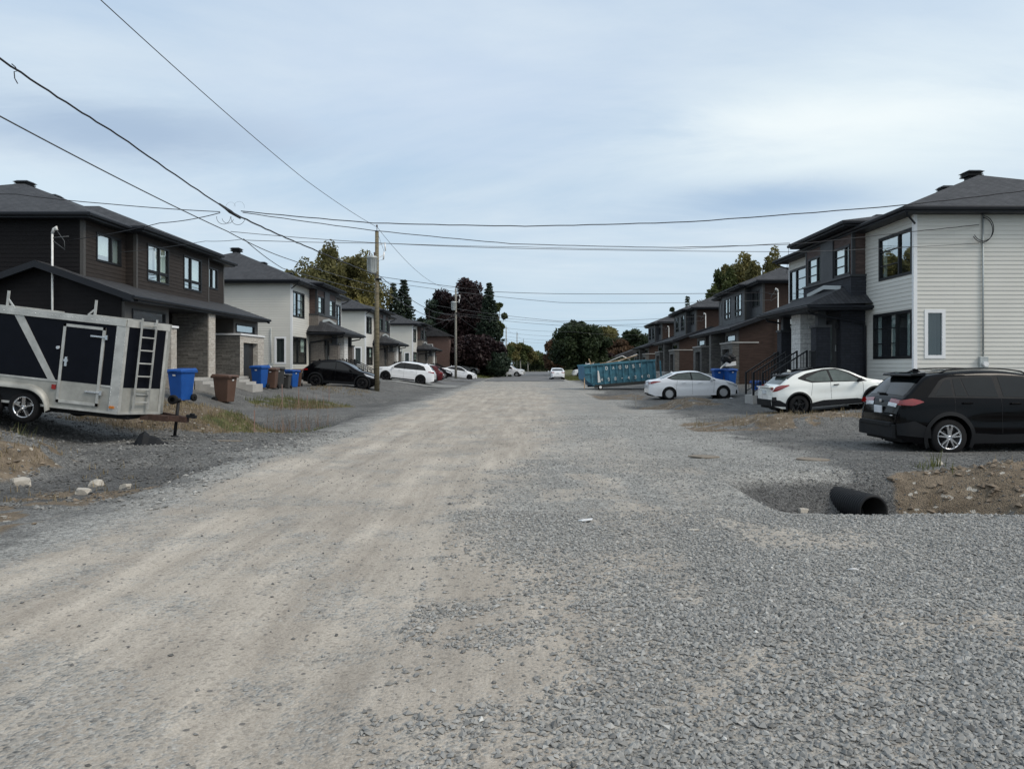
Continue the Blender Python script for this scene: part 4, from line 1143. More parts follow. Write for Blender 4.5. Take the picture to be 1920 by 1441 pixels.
def wheel(root, x, y, Rr, style, rimm, width=.21, sg=1):
    wh = bpy.data.objects.new('wheel', None); COL.objects.link(wh); wh.parent = root; wh.location = (x, y, Rr); wh.empty_display_size = .1
    mb = MB(); w = width; ri = Rr * (.68 if style != 'steel' else .62)
    mb.lathe([(ri, -w / 2), (Rr * .93, -w / 2), (Rr * .985, -w * .40), (Rr, -w * .25), (Rr, w * .25), (Rr * .985, w * .40), (Rr * .93, w / 2), (ri, w / 2), (ri * .97, w * .2), (ri * .97, -w * .4)], axis='y', n=40)
    mb.build('tyre', M['rubber'], wh)
    o = sg * w / 2
    mb = MB()
    mb.lathe([(ri * 1.01, o * .96), (ri * .93, o * 1.02), (ri * .90, o * .55), (ri * .9, -o * .5)], axis='y', n=40)
    if style == 'steel':
        mb.lathe([(ri * .92, o * .80), (ri * .72, o * 1.0), (ri * .6, o * .85), (ri * .3, o * .95), (.0, o * 1.02)], axis='y', n=32)
        for k in range(10):
            a = k * 2 * math.pi / 10
            mb.bar((ri * .50 * math.cos(a), o * 1.0, ri * .5 * math.sin(a)), (ri * .86 * math.cos(a), o * .98, ri * .86 * math.sin(a)), .045, .03)
    else:
        for k in range(5):
            a0 = k * 2 * math.pi / 5 + .3
            for da in ((-.13, .13) if style == 'twin' else (0,)):
                p = (ri * .16 * math.cos(a0 + da), o * .82, ri * .16 * math.sin(a0 + da)); q = (ri * .93 * math.cos(a0 + da * 1.6), o * .93, ri * .93 * math.sin(a0 + da * 1.6))
                mb.bar(p, q, .045 if style == 'twin' else .075, .03)
        mb.lathe([(ri * .24, o * .6), (ri * .22, o * .92), (.0, o * .95)], axis='y', n=20)
    mb.build('rim', rimm, wh)
    mb = MB(); mb.lathe([(ri * .9, o * .15), (.0, o * .15)], axis='y', n=30); mb.lathe([(ri * .62, o * .3), (ri * .6, o * .45), (0, o * .45)], axis='y', n=24); mb.build('brake_disc', M['alloy_dark'], wh)
    return wh

def make_car(label, loc, rz, C, paint, glassm='car_glass', rim='twin', rimm='chrome', cat='car', group='cars parked along the street', lite=False):
    K = Car(C); root = thing(C.get('name', 'parked_car'), label, cat, loc, rz, group)
    bd = K.body().build('body', M[paint], root, uv=False)
    hw = K.hw
    for x in (K.xr, K.xf):
        for sg in (1, -1):
            wheel(root, x, sg * (K.plan(x) - .105), K.R, rim, M[rimm], sg=sg)
            mb = MB(); a = K.arch + .02
            prof = [(K.R + a * math.sin(t) , x + a * math.cos(t)) for t in np.linspace(-.55, math.pi + .55, 20)]
            vs = []
            for (z, xx) in prof: vs += [(xx, sg * (K.w(min(max(xx, 0.), K.L), .6) - .02), z), (xx, sg * (hw - .42), z)]
            mb.add(vs, [(2 * i, 2 * i + 1, 2 * i + 3, 2 * i + 2) for i in range(19)])
            mb.add([(xx, sg * (hw - .42), z) for (z, xx) in prof], [tuple(range(20))]); mb.build('wheel_housing', M['plastic_black'], root)
    ub = MB(); ub.box(.12, K.L - .12, -hw * .80, hw * .80, min(p[1] for p in K.sill_p) + .03, .42)
    ub.build('underbody', M['plastic_black'], root)
    G = M[glassm]
    for sg in (1, -1):
        for (lo, up) in C['side_glass']: K.side_patch(sg, lo, up, .006).build('side_window', G, root)
        for (lo, up) in C.get('window_trim', []): K.side_patch(sg, lo, up, .003, 20, 4).build('window_trim', M['plastic_black'], root)
        for (lo, up) in C.get('taillight', []): K.side_patch(sg, lo, up, .009, 8, 4).build('taillight', M['lamp_red'], root)
        for (lo, up) in C.get('headlight', []): K.side_patch(sg, lo, up, .009, 8, 4).build('headlight', M['lamp_clear'], root)
        for (lo, up) in C.get('clad', []): K.side_patch(sg, lo, up, .012, 16, 3).build('cladding', M['plastic_black'], root)
        if C.get('arch_clad'):
            for xc in (K.xr, K.xf):
                T = np.linspace(-.45, math.pi + .45, 26); a, b = K.arch + .0, K.arch + C['arch_clad']
                K.side_patch(sg, [(xc - a * math.cos(t), K.R + a * math.sin(t)) for t in T], [(xc - b * math.cos(t), K.R + b * math.sin(t)) for t in T], .016, 30, 2).build('arch_cladding', M['plastic_black'], root)
        for (x0, z0, x1, z1) in C.get('seams', []):
            d = .004; n = 8; vs = []
            for i in range(n + 1):
                t = i / n; x, z = x0 + (x1 - x0) * t, z0 + (z1 - z0) * t
                vs += [K.sidept(x - d, z, sg, .0025), K.sidept(x + d, z, sg, .0025)]
            mb = MB(); mb.add(vs, [(2 * i, 2 * i + 1, 2 * i + 3, 2 * i + 2) for i in range(n)]); mb.build('door_gap', M['plastic_black'], bd)
        for (x, z) in C.get('handles', []):
            mb = MB(); p = K.sidept(x, z, sg, .03); q = K.sidept(x + .19, z, sg, .03); mb.bar(p, q, .025, .035)
            mb.build('door_handle', M[C.get('handle_mat', paint)], root, bevel=.006)
        xm, zm = C['mirror']; p = K.sidept(xm, zm, sg)
        mb = MB(); mb.hexa([(p[0] - .05, p[1] - sg * .02, zm - .02), (p[0] + .06, p[1] - sg * .02, zm - .02), (p[0] + .08, p[1] + sg * .21, zm), (p[0] - .03, p[1] + sg * .23, zm)],
                           [(p[0] - .04, p[1] + sg * .02, zm + .06), (p[0] + .05, p[1] + sg * .02, zm + .06), (p[0] + .06, p[1] + sg * .20, zm + .13), (p[0] - .03, p[1] + sg * .22, zm + .13)])
        mb.build('mirror', M[C.get('mirror_mat', paint)], root, bevel=.02)
    a, b = C['windshield']; K.top_patch(a, b, -.90, .90, .006, 12, 10).build('windshield', G, root)
    a, b = C['rear_glass']; K.top_patch(a, b, -.84, .84, .006, 10, 10).build('rear_window', G, root)
    if 'roof_panel' in C:
        a, b, m_ = C['roof_panel']; K.top_patch(a, b, -1, 1, .004, 16, 12).build('roof_panel', M[m_], root)
    for (x0, x1, f0, f1, nm, m_) in C.get('rear_patch', []):
        for sg in (1, -1): K.top_patch(x0, x1, sg * f0, sg * f1, .009, 4, 8).build(nm, M[m_], root)
    for b in C.get('boxes', []):
        nm, m_, dims = b[0], b[1], b[2:]
        mb = MB(); mb.box(*dims); mb.build(nm, M[m_], root, bevel=.008)
    if C.get('rails'):
        x0, x1 = C['rails']
        for sg in (1, -1):
            mb = MB(); pts = []
            for i in range(13):
                x = x0 + (x1 - x0) * i / 12; we = K.w(x, K.edge(x)) * .86; p = K.toppt(x, sg * we)
                pts.append((p[0], p[1], p[2] + (.045 if 0 < i < 12 else -.005)))
            mb.tube(pts, .016, 6); mb.build('roof_rail', M['plastic_black'], root)
    if C.get('spoiler'):
        x0, x1, z, hwid = C['spoiler']; mb = MB()
        mb.hexa([(x0, -hwid, z - .02), (x1, -hwid, z - .03), (x1, hwid, z - .03), (x0, hwid, z - .02)], [(x0 + .01, -hwid * .97, z + .025), (x1, -hwid, z + .05), (x1, hwid, z + .05), (x0 + .01, hwid * .97, z + .025)])
        mb.build('spoiler', M[C.get('spoiler_mat', paint)], root, bevel=.015)
    if C.get('antenna'):
        x = C['antenna']; p = K.toppt(x, 0); mb = MB(); mb.prism([(p[0] - .1, p[2] - .01), (p[0] + .08, p[2] - .01), (p[0] - .06, p[2] + .07), (p[0] - .1, p[2] + .06)], -.018, .018, 'y'); mb.build('antenna_fin', M[paint], root)
    return root

SUV = dict(L=4.60, W=1.86, R=.355, xr=.98, xf=3.67, tum=.30, flare=.035, arch=.43,
    top=[(0, .56), (.02, .76), (.06, .92), (.10, 1.06), (.15, 1.14), (.24, 1.23), (.38, 1.37), (.52, 1.51), (.66, 1.60), (1.0, 1.65), (1.7, 1.685), (2.3, 1.66), (2.85, 1.56), (3.25, 1.36), (3.6, 1.16), (3.8, 1.10), (4.2, 1.03), (4.45, .93), (4.56, .76), (4.60, .55)],
    belt=[(0, 1.10), (1.0, 1.10), (3.0, 1.05), (3.6, 1.02), (4.6, .9)], plan=[(0, .80), (.06, .88), (.2, .945), (.5, .985), (1.2, 1.0), (3.4, 1.0), (4.0, .975), (4.3, .92), (4.5, .82), (4.6, .62)],
    sill=[(0, .36), (.3, .24), (.7, .22), (3.9, .22), (4.3, .22), (4.6, .3)],
    side_glass=[([(.72, 1.17), (1.08, 1.16)], [(.92, 1.42), (.98, 1.475), (1.08, 1.49)]), ([(1.13, 1.16), (1.36, 1.155)], [(1.13, 1.495), (1.27, 1.51)]), ([(1.39, 1.155), (1.98, 1.14)], [(1.30, 1.51), (1.92, 1.53)]), ([(2.08, 1.14), (3.18, 1.10)], [(2.04, 1.53), (2.5, 1.51), (2.84, 1.36)])],
    window_trim=[([(.58, 1.14), (3.28, 1.07)], [(.86, 1.46), (1.0, 1.53), (2.1, 1.565), (2.6, 1.535), (3.03, 1.33)])],
    taillight=[([(.03, .99), (.30, .98), (.50, 1.05)], [(.06, 1.08), (.28, 1.12), (.42, 1.09)])], headlight=[([(4.0, .88), (4.50, .76)], [(3.95, .96), (4.46, .86)])],
    rear_patch=[(.085, .125, .42, .99, 'taillight', 'lamp_red'), (.07, .09, .38, .80, 'reversing_lamp', 'lamp_clear')],
    clad=[([(.02, .40), (.62, .34)], [(.01, .62), (.30, .68), (.60, .52)]), ([(1.38, .23), (3.26, .23)], [(1.42, .44), (1.9, .40), (3.22, .42)]), ([(4.05, .30), (4.55, .34)], [(4.03, .52), (4.57, .54)])], arch_clad=.075,
    seams=[(1.10, .84, 1.11, 1.14), (1.42, .46, 1.30, .80), (2.03, .42, 2.03, 1.13), (3.22, .45, 3.28, 1.07)], handles=[(1.25, 1.02), (2.2, 1.0)], mirror=(3.12, 1.08),
    windshield=(2.72, 3.55), rear_glass=(.19, .56), spoiler=(.40, .70, 1.575, .60), rails=(.95, 2.75), antenna=.85,
    boxes=[('rear_bumper', 'plastic_black', -.055, .05, -.74, .74, .33, .60), ('bumper_step', 'plastic_black', -.075, .02, -.66, .66, .56, .64), ('licence_plate', 'plate', .000, .03, -.155, .155, .80, .95), ('wiper', 'plastic_black', .16, .19, -.02, .34, 1.19, 1.21), ('badge', 'chrome', .06, .075, -.04, .04, 1.02, 1.075), ('model_badge', 'chrome', .005, .02, -.60, -.50, .76, .785)])
COUPE = dict(L=4.36, W=1.80, R=.335, xr=.88, xf=3.52, tum=.40, flare=.06, arch=.405,
    top=[(0, .58), (.02, .72), (.05, .88), (.09, .97), (.14, 1.01), (.30, 1.06), (.42, 1.14), (.62, 1.30), (.85, 1.42), (1.2, 1.515), (1.8, 1.56), (2.3, 1.54), (2.8, 1.38), (3.25, 1.14), (3.5, 1.05), (3.9, .97), (4.15, .87), (4.30, .72), (4.36, .52)],
    belt=[(0, 1.0), (.5, 1.06), (1.2, 1.05), (2.0, 1.0), (3.2, .96), (4.36, .84)], plan=[(0, .72), (.06, .82), (.2, .90), (.45, .965), (.9, 1.0), (2.0, .975), (3.3, 1.0), (3.9, .96), (4.2, .86), (4.36, .60)],
    sill=[(0, .38), (.3, .25), (.7, .22), (3.7, .22), (4.1, .22), (4.36, .3)],
    side_glass=[([(1.22, 1.19), (1.42, 1.10), (2.06, 1.055)], [(1.22, 1.23), (1.70, 1.40), (2.00, 1.43)]), ([(2.14, 1.05), (3.10, 1.0)], [(2.08, 1.44), (2.40, 1.42), (2.70, 1.27)])],
    window_trim=[([(.95, 1.22), (1.15, 1.14), (1.38, 1.06), (3.30, .97)], [(.95, 1.26), (1.25, 1.38), (1.9, 1.485), (2.35, 1.47), (2.75, 1.30)])],
    taillight=[([(.05, .84), (.20, .86), (.62, 1.02)], [(.16, 1.0), (.30, 1.045), (.60, 1.05)])], headlight=[([(3.75, .80), (4.28, .68)], [(3.6, .9), (4.24, .78)])],
    rear_patch=[(.06, .12, .72, .99, 'taillight', 'lamp_red')],
    clad=[([(.02, .36), (.50, .30)], [(.01, .58), (.25, .54), (.46, .40)]), ([(1.26, .23), (3.14, .23)], [(1.26, .36), (1.72, .44), (2.9, .42), (3.13, .36)])], arch_clad=.055,
    seams=[(2.02, .46, 2.04, 1.04), (3.12, .48, 3.14, .96), (1.32, .62, 1.42, 1.05)], handles=[(2.12, .93)], handle_mat='plastic_black', mirror=(2.98, .98), mirror_mat='plastic_black',
    windshield=(2.45, 3.32), rear_glass=(.34, .72), roof_panel=(.60, 2.55, 'paint_black'), spoiler=(.50, .86, 1.345, .52), spoiler_mat='plastic_black', antenna=1.0,
    boxes=[('rear_bumper', 'plastic_black', -.035, .06, -.66, .66, .36, .58), ('licence_plate', 'plate', -.005, .045, -.155, .155, .76, .88), ('bumper_vent', 'plastic_black', .02, .16, -.80, -.72, .52, .66), ('bumper_vent', 'plastic_black', .02, .16, .72, .80, .52, .66), ('tail_spoiler', 'paint_pearl', -.02, .16, -.62, .62, .985, 1.02)])
SEDAN = dict(L=4.53, W=1.775, R=.315, xr=.98, xf=3.68, tum=.44, flare=.02, arch=.36,
    top=[(0, .60), (.02, .76), (.05, .90), (.10, .985), (.25, 1.02), (.55, 1.06), (.80, 1.14), (1.15, 1.29), (1.5, 1.385), (2.0, 1.43), (2.5, 1.40), (2.9, 1.27), (3.3, 1.07), (3.55, .98), (3.95, .90), (4.25, .80), (4.45, .65), (4.53, .50)],
    belt=[(0, .93), (1.0, .96), (2.0, .92), (3.4, .88), (4.53, .72)], plan=[(0, .70), (.06, .80), (.2, .89), (.5, .965), (1.0, 1.0), (3.4, 1.0), (3.9, .96), (4.25, .86), (4.45, .74), (4.53, .58)],
    sill=[(0, .34), (.3, .22), (.7, .19), (3.9, .19), (4.2, .2), (4.53, .26)],
    side_glass=[([(1.02, 1.09), (1.22, 1.03), (2.10, .98)], [(1.02, 1.10), (1.45, 1.27), (2.06, 1.33)]), ([(2.17, .975), (3.22, .93)], [(2.13, 1.335), (2.5, 1.30), (2.86, 1.15)])],
    window_trim=[([(.92, 1.09), (1.18, 1.0), (3.34, .90)], [(.92, 1.11), (1.42, 1.31), (2.1, 1.365), (2.55, 1.33), (2.95, 1.14)])],
    taillight=[([(.02, .80), (.20, .84), (.58, .93)], [(.06, .92), (.24, .965), (.56, .95)])], headlight=[([(3.95, .72), (4.42, .56)], [(3.78, .86), (4.42, .70)])],
    rear_patch=[(.04, .08, .62, .99, 'taillight', 'lamp_red')],
    seams=[(1.30, .4, 1.40, .98), (2.14, .25, 2.14, .96), (3.18, .3, 3.24, .91)], handles=[(1.60, .85), (2.40, .82)], mirror=(3.08, .93),
    windshield=(2.62, 3.42), rear_glass=(.62, 1.22), antenna=1.35,
    boxes=[('licence_plate', 'plate', -.01, .04, -.155, .155, .74, .86), ('lower_lip', 'plastic_black', -.01, .05, -.5, .5, .3, .37)])
BIG = dict(SUV); BIG.update(L=4.95, W=1.93, xr=1.08, xf=3.93, R=.37, arch=.44,
    top=[(0, .58), (.02, .78), (.05, .96), (.10, 1.08), (.18, 1.18), (.36, 1.42), (.52, 1.60), (.7, 1.65), (1.2, 1.70), (1.9, 1.73), (2.5, 1.71), (3.05, 1.58), (3.45, 1.36), (3.8, 1.18), (4.0, 1.13), (4.5, 1.05), (4.78, .94), (4.9, .76), (4.95, .55)],
    belt=[(0, 1.10), (1.0, 1.10), (3.2, 1.06), (4.95, .9)], plan=[(0, .80), (.06, .88), (.2, .945), (.5, .985), (1.2, 1.0), (3.8, 1.0), (4.3, .975), (4.65, .92), (4.85, .82), (4.95, .62)], sill=[(0, .36), (.3, .24), (.7, .22), (4.3, .22), (4.95, .3)],
    side_glass=[([(.80, 1.16), (1.40, 1.14)], [(.98, 1.42), (1.40, 1.54)]), ([(1.45, 1.14), (2.45, 1.12)], [(1.45, 1.545), (2.42, 1.57)]), ([(2.52, 1.12), (3.45, 1.10)], [(2.48, 1.57), (2.8, 1.54), (3.10, 1.36)])],
    window_trim=[([(.70, 1.14), (3.55, 1.08)], [(.92, 1.45), (1.4, 1.58), (2.5, 1.60), (2.84, 1.57), (3.2, 1.36)])],
    taillight=[([(.02, .98), (.55, 1.03)], [(.08, 1.10), (.50, 1.09)])], headlight=[([(4.3, .88), (4.84, .76)], [(4.2, .97), (4.8, .86)])],
    rear_patch=[(.06, .11, .55, .99, 'taillight', 'lamp_red')], clad=[([(1.55, .23), (3.46, .23)], [(1.55, .33), (3.44, .33)])], arch_clad=.0,
    seams=[(1.46, .46, 1.47, 1.12), (2.48, .3, 2.48, 1.11), (3.46, .4, 3.5, 1.07)], handles=[(1.7, 1.0), (2.7, .98)], mirror=(3.35, 1.10), windshield=(2.95, 3.78), rear_glass=(.22, .50), spoiler=(.28, .6, 1.64, .62), rails=(.9, 2.9),
    boxes=[('rear_bumper', 'plastic_black', -.04, .05, -.74, .74, .34, .50), ('licence_plate', 'plate', .000, .03, -.155, .155, .84, .98)])
XOVER = dict(SUV); XOVER.update(L=4.35, W=1.80, xr=.86, xf=3.56, R=.345, arch=.405,
    top=[(0, .56), (.02, .74), (.06, .90), (.12, 1.02), (.25, 1.12), (.5, 1.34), (.75, 1.48), (1.1, 1.55), (1.7, 1.60), (2.2, 1.56), (2.7, 1.38), (3.2, 1.12), (3.4, 1.04), (3.8, .96), (4.1, .86), (4.28, .70), (4.35, .52)],
    belt=[(0, 1.02), (1.0, 1.04), (3.0, .97), (4.35, .84)], plan=[(0, .76), (.06, .85), (.2, .93), (.5, .98), (1.2, 1.0), (3.3, 1.0), (3.8, .965), (4.1, .90), (4.28, .78), (4.35, .60)], sill=[(0, .36), (.3, .24), (.7, .22), (3.8, .22), (4.35, .3)],
    side_glass=[([(.85, 1.09), (1.95, 1.06)], [(1.15, 1.38), (1.95, 1.46)]), ([(2.02, 1.06), (2.95, 1.0)], [(2.0, 1.46), (2.25, 1.44), (2.58, 1.27)])],
    window_trim=[([(.75, 1.07), (3.05, .97)], [(1.08, 1.41), (1.95, 1.50), (2.3, 1.47), (2.7, 1.27)])], taillight=[([(.02, .86), (.40, .92)], [(.06, .98), (.36, 1.0)])],
    headlight=[([(3.80, .76), (4.22, .64)], [(3.62, .90), (4.20, .76)])], rear_patch=[(.05, .09, .6, .99, 'taillight', 'lamp_red')], clad=[([(1.26, .23), (3.14, .23)], [(1.26, .38), (3.13, .38)])],
    seams=[(1.98, .4, 1.99, 1.05), (2.95, .45, 3.0, .98)], handles=[(1.3, .93), (2.15, .91)], mirror=(2.85, 1.0), windshield=(2.35, 3.2), rear_glass=(.28, .62), spoiler=(.42, .75, 1.42, .55), rails=None,
    boxes=[('rear_bumper', 'plastic_black', -.04, .05, -.70, .70, .34, .54), ('licence_plate', 'plate', -.0, .03, -.155, .155, .74, .86)])
GRP = 'cars parked in front of the houses'
def placecar(label, x, y, rz, C, paint, pitch=0., **k):
    """x, y of the rear bumper centre; stands on the ground under both axles"""
    ca, sa = math.cos(rz), math.sin(rz)
    zr = gz(x + C['xr'] * ca, y + C['xr'] * sa); zf = gz(x + C['xf'] * ca, y + C['xf'] * sa)
    p = math.atan2(zf - zr, C['xf'] - C['xr'])
    o = make_car(label, (x, y, zr - C['xr'] * math.tan(p) - .01 + k.pop('dz', 0)), rz, C, paint, group=GRP, **k)
    o.rotation_euler = (0, -p, rz)
    return o
placecar('black sport utility car with silver wheels parked nearest on the right gravel drive', 7.32, 15.95, R(1), SUV, 'paint_black', dz=-.05)
placecar('white crossover with black roof and black wheels in front of the near white house', 8.42, 26.95, R(2), COUPE, 'paint_pearl', glassm='car_glass_lt', rim='five', rimm='alloy_dark')
placecar('white four door sedan with silver hubcaps parked broadside on the drive before the brown house', 6.15, 38.9, R(1), SEDAN, 'paint_white', glassm='car_glass_lt', rim='steel', rimm='hubcap')
placecar('black crossover beside the blue bins, nose towards the nearest utility pole', -13.0, 45.2, R(0), XOVER, 'paint_black', rim='five', rimm='alloy_dark')
placecar('large white sport utility car with black wheels, its rear towards the street', -7.45, 63.0, R(180), BIG, 'paint_white', rim='five', rimm='alloy_dark')
placecar('dark red car showing only its tail beside the big white sport utility car', -7.6, 70.5, R(180), XOVER, 'paint_red')
placecar('black sedan with its nose to the street just past the red car', -12.7, 86.0, R(0), SEDAN, 'paint_black', rimm='hubcap')
placecar('white sedan with black wheels in the last paved drive behind the second utility pole', -10.4, 93.0, R(0), SEDAN, 'paint_white', rim='five', rimm='alloy_dark')
placecar('silver grey hatchback half hidden under the dark purple maple', -6.7, 112.0, R(180), XOVER, 'paint_grey')
placecar('white sedan seen from behind, parked on the right side of the far paved street', 3.9, 92.0, R(91), SEDAN, 'paint_white')
PICK = dict(BIG); PICK.update(L=5.4, xr=1.2, xf=4.35, name='pickup_truck',
    top=[(0, .9), (.02, 1.05), (.06, 1.12), (1.7, 1.14), (1.85, 1.16), (1.95, 1.6), (2.1, 1.80), (2.6, 1.86), (3.1, 1.84), (3.6, 1.6), (4.0, 1.30), (4.2, 1.22), (5.0, 1.15), (5.25, 1.05), (5.36, .9), (5.4, .6)],
    belt=[(0, 1.15), (5.4, 1.1)], plan=[(0, .92), (.1, .97), (.5, 1.0), (4.6, 1.0), (5.1, .95), (5.3, .88), (5.4, .75)], sill=[(0, .5), (.5, .4), (5.4, .4)],
    side_glass=[([(2.05, 1.2), (2.85, 1.2)], [(2.15, 1.66), (2.85, 1.7)]), ([(2.92, 1.2), (3.75, 1.2)], [(2.92, 1.7), (3.2, 1.66), (3.5, 1.45)])], window_trim=[], clad=[], seams=[(2.88, .5, 2.88, 1.2)], handles=[(2.3, 1.05), (3.0, 1.05)],
    taillight=[([(.01, .85), (.12, .85)], [(.03, 1.1), (.12, 1.1)])], headlight=[([(5.0, .85), (5.32, .8)], [(5.0, 1.05), (5.3, 1.0)])], rear_patch=[], mirror=(3.65, 1.2), windshield=(3.25, 4.05), rear_glass=(1.86, 2.02), spoiler=None, rails=None, antenna=None, boxes=[('front_bumper', 'alu', 5.36, 5.46, -.8, .8, .5, .75)])
placecar('white pickup truck at the far left street side under the pale trunked trees', -5.5, 119.0, R(-8), PICK, 'paint_white', cat='truck', rimm='hubcap')
placecar('white pickup truck behind the far white sedan, cut off by the container', 12.4, 114.0, R(180), PICK, 'paint_white', cat='truck', rimm='hubcap')
placecar('small maroon hatchback tucked in the bushes beside the far left pickup', -7.2, 119.5, R(0), XOVER, 'paint_red')
# ------------------------------------------------------------------ cargo trailer
def trailer():
    # local: x along, nose to +x ; y = 0 the side that faces the camera, the body goes to +y ; z up from the floor
    root = thing('cargo_trailer', 'black and aluminium enclosed cargo trailer with a side door and ladder, tilted nose down', 'trailer', (-8.82, 16.45, 0), 0)
    LB, W, H = 5.4, 2.05, 2.02; X0 = -LB
    nose = .46
    P = [(X0, 0), (0, 0), (nose, W * .46), (nose, W * .54), (0, W), (X0, W)]
    mb = MB(); mb.prism(P, .0, H); mb.build('body', M['alu_white'], root)
    # blue black upper sheets, 3 mm proud
    def flat(x0, x1, z0, z1, o, m, nm, par=root):
        mb = MB(); mb.box(x0, x1, -o, -.0005 if o > 0 else .01, z0, z1); return mb.build(nm, m, par)
    zk = .58
    flat(X0, -.02, zk, H - .1, .003, M['navy'], 'upper_sheet')
    dn = Vector((nose, W * .46, 0)); ln = dn.length; d = dn / ln; nn = Vector((d.y, -d.x, 0))
    def nosebox(a0, a1, z0, z1, o, m, nm, par=root, o0=0.):
        mb = MB(); b = [d * a0 + nn * o0, d * a1 + nn * o0, d * a1 + nn * o, d * a0 + nn * o]
        mb.hexa([(p.x, p.y, z0) for p in b], [(p.x, p.y, z1) for p in b]); return mb.build(nm, m, par)
    nosebox(.06, ln - .02, zk, H - .1, .004, M['navy'], 'nose_sheet')
    # trims
    mb = MB(); mb.box(X0 - .02, .0, -.03, .0, H - .12, H + .03); mb.build('top_rail', M['alu'], root, bevel=.006)
    nosebox(-.0, ln + .02, H - .12, H + .03, .03, M['alu'], 'nose_top_rail')
    flat(X0, .0, zk - .02, zk + .02, .012, M['alu'], 'belt_trim')
    flat(-.02, .0, 0, H - .1, .014, M['alu'], 'corner_edge')
    mb = MB(); mb.box(-.20, .012, -.016, -.003, 0, H - .12); mb.build('corner_post', M['alu'], root, bevel=.004)
    nosebox(.0, .06, 0, H - .12, .016, M['alu'], 'nose_corner_edge'); nosebox(ln - .06, ln, 0, H - .12, .018, M['alu'], 'nose_post')
    flat(X0, .0, .0, .05, .02, M['alu'], 'bottom_rail'); nosebox(0, ln, 0, .05, .022, M['alu'], 'nose_bottom_rail')
    mb = MB(); mb.prism([(-2.42, H - .12), (-2.22, H - .12), (-1.40, zk + .02), (-1.56, zk + .02)], -.014, -.003, 'y'); mb.build('diagonal_strip', M['alu'], root)
    # roof
    mb = MB(); mb.prism(P, H + .0, H + .035); mb.build('roof', M['alu_white'], root)
    # door
    dr = flat(-1.30, -.45, .16, 1.80, .02, M['alu_white'], 'side_door')
    flat(-1.27, -.48, zk + .02, 1.77, .024, M['navy'], 'door_upper_sheet', dr)
    for (a, b, c, e) in ((-1.33, -1.27, .13, 1.83), (-.48, -.42, .13, 1.83), (-1.33, -.42, 1.77, 1.83), (-1.33, -.42, .13, .19)):
        flat(a, b, c, e, .034, M['alu'], 'door_frame', dr)
    for z in (.42, 1.62):
        mb = MB(); mb.box(-.72, -.36, -.055, -.024, z - .015, z + .02); mb.box(-.40, -.35, -.065, -.016, z - .05, z + .05); mb.build('hinge', M['chrome'], dr, bevel=.004)
    mb = MB(); mb.box(-1.22, -1.17, -.05, -.02, .92, 1.12); mb.box(-1.24, -1.15, -.06, -.024, 1.02, 1.07); mb.build('latch', M['chrome'], dr)
    mb = MB(); mb.tube([(-1.40, -.05, 1.3), (-1.40, -.0, 1.3)], .035, 12); mb.build('entry_lamp', M['lamp_clear'], root)
    mb = MB(); mb.box(-1.45, -1.37, -.035, -.0, .40, .50); mb.build('marker_lamp', M['lamp_red'], root)
    for z in (.42,):
        mb = MB(); 
    nb = MB(); q = [d * .35 + nn * .02, d * .75 + nn * .02]; nb.bar((*q[0][:2], .45), (*q[1][:2], .43), .03, .03); nb.build('grab_handle', M['alu'], root)
    # ladder on the nose panel
    lad = bpy.data.objects.new('ladder', None); COL.objects.link(lad); lad.parent = root
    a0, a1 = .30, .66
    def np_(a, o, z): p = d * a + nn * o; return (p.x, p.y, z)
    for a in (a0, a1):
        mb = MB(); mb.bar(np_(a, .10, .12), np_(a, .10, H + .10), .028, .04); mb.build('ladder_rail', M['alu'], lad)
    for k in range(7):
        z = .28 + k * .285
        mb = MB(); mb.bar(np_(a0, .10, z), np_(a1, .10, z), .035, .028); mb.build('rung', M['alu'], lad)
    # roof racks
    for nm, f_, xs_ in (('rivets', None, (-.185, -.005)),):
        mb = MB()
        for xx in xs_:
            for k in range(24): mb.lathe([(0, -.005), (.007, -.004), (.009, 0)], (xx, -.017, .08 + k * .078), 'y', 6)
        for k in range(60): mb.lathe([(0, -.005), (.007, -.004), (.009, 0)], (X0 + .05 + k * .087, -.031, H - .04), 'y', 6)
        mb._build('rivet_row', M['chrome'], root)
    for xx in (-.12, -2.9):
        mb = MB(); mb.box(xx - .05, xx + .05, -.045, -.016 if xx > -1 else -.003, .62 if xx < -1 else .12, .66 if xx < -1 else .17); mb.build('marker_lamp', mat('amber lens', (.5, .16, .02), .3), root)
    for x in (-2.62, -.72):
        s_ = 1 if x < -2 else -1
        mb = MB(); mb.box(x - .14, x + .16, .0, .06, H + .03, H + .06); mb.bar((x, .03, H + .04), (x, .03, H + .38), .04); mb.bar((x + .14 * s_, .03, H + .05), (x + .01, .03, H + .20), .03)
        mb.box(x - .02, x + .02, .06, W, H + .04, H + .07)
        mb.build('rack_upright', M['alu'], root)
    # fender and wheels
    R_ = .335
    for xw in (-1.98, -2.82):
        wheel(root, xw, .02, R_, 'five', M['chrome'], .2, -1).location.z = -.05
    for xw in (-1.98, -2.82):
        wheel(root, xw, W - .02, R_, 'five', M['chrome'], .2, 1).location.z = -.05
    mb = MB(); xs = np.linspace(-3.35, -1.45, 41); vs = []
    def fz(x):
        t = max(abs(x + 2.40) - .42, 0) / .53; return -.08 + .50 * math.sqrt(max(0, 1 - min(1, t) ** 2.3))
    for x in xs: vs += [(x, -.0, fz(x) + .03), (x, -.16, fz(x)), (x, -.16, fz(x) - .07)]
    mb.add(vs, [(3 * i + k, 3 * i + k + 1, 3 * i + k + 4, 3 * i + k + 3) for i in range(40) for k in (0, 1)], True); mb.build('fender', M['alu_white'], root)
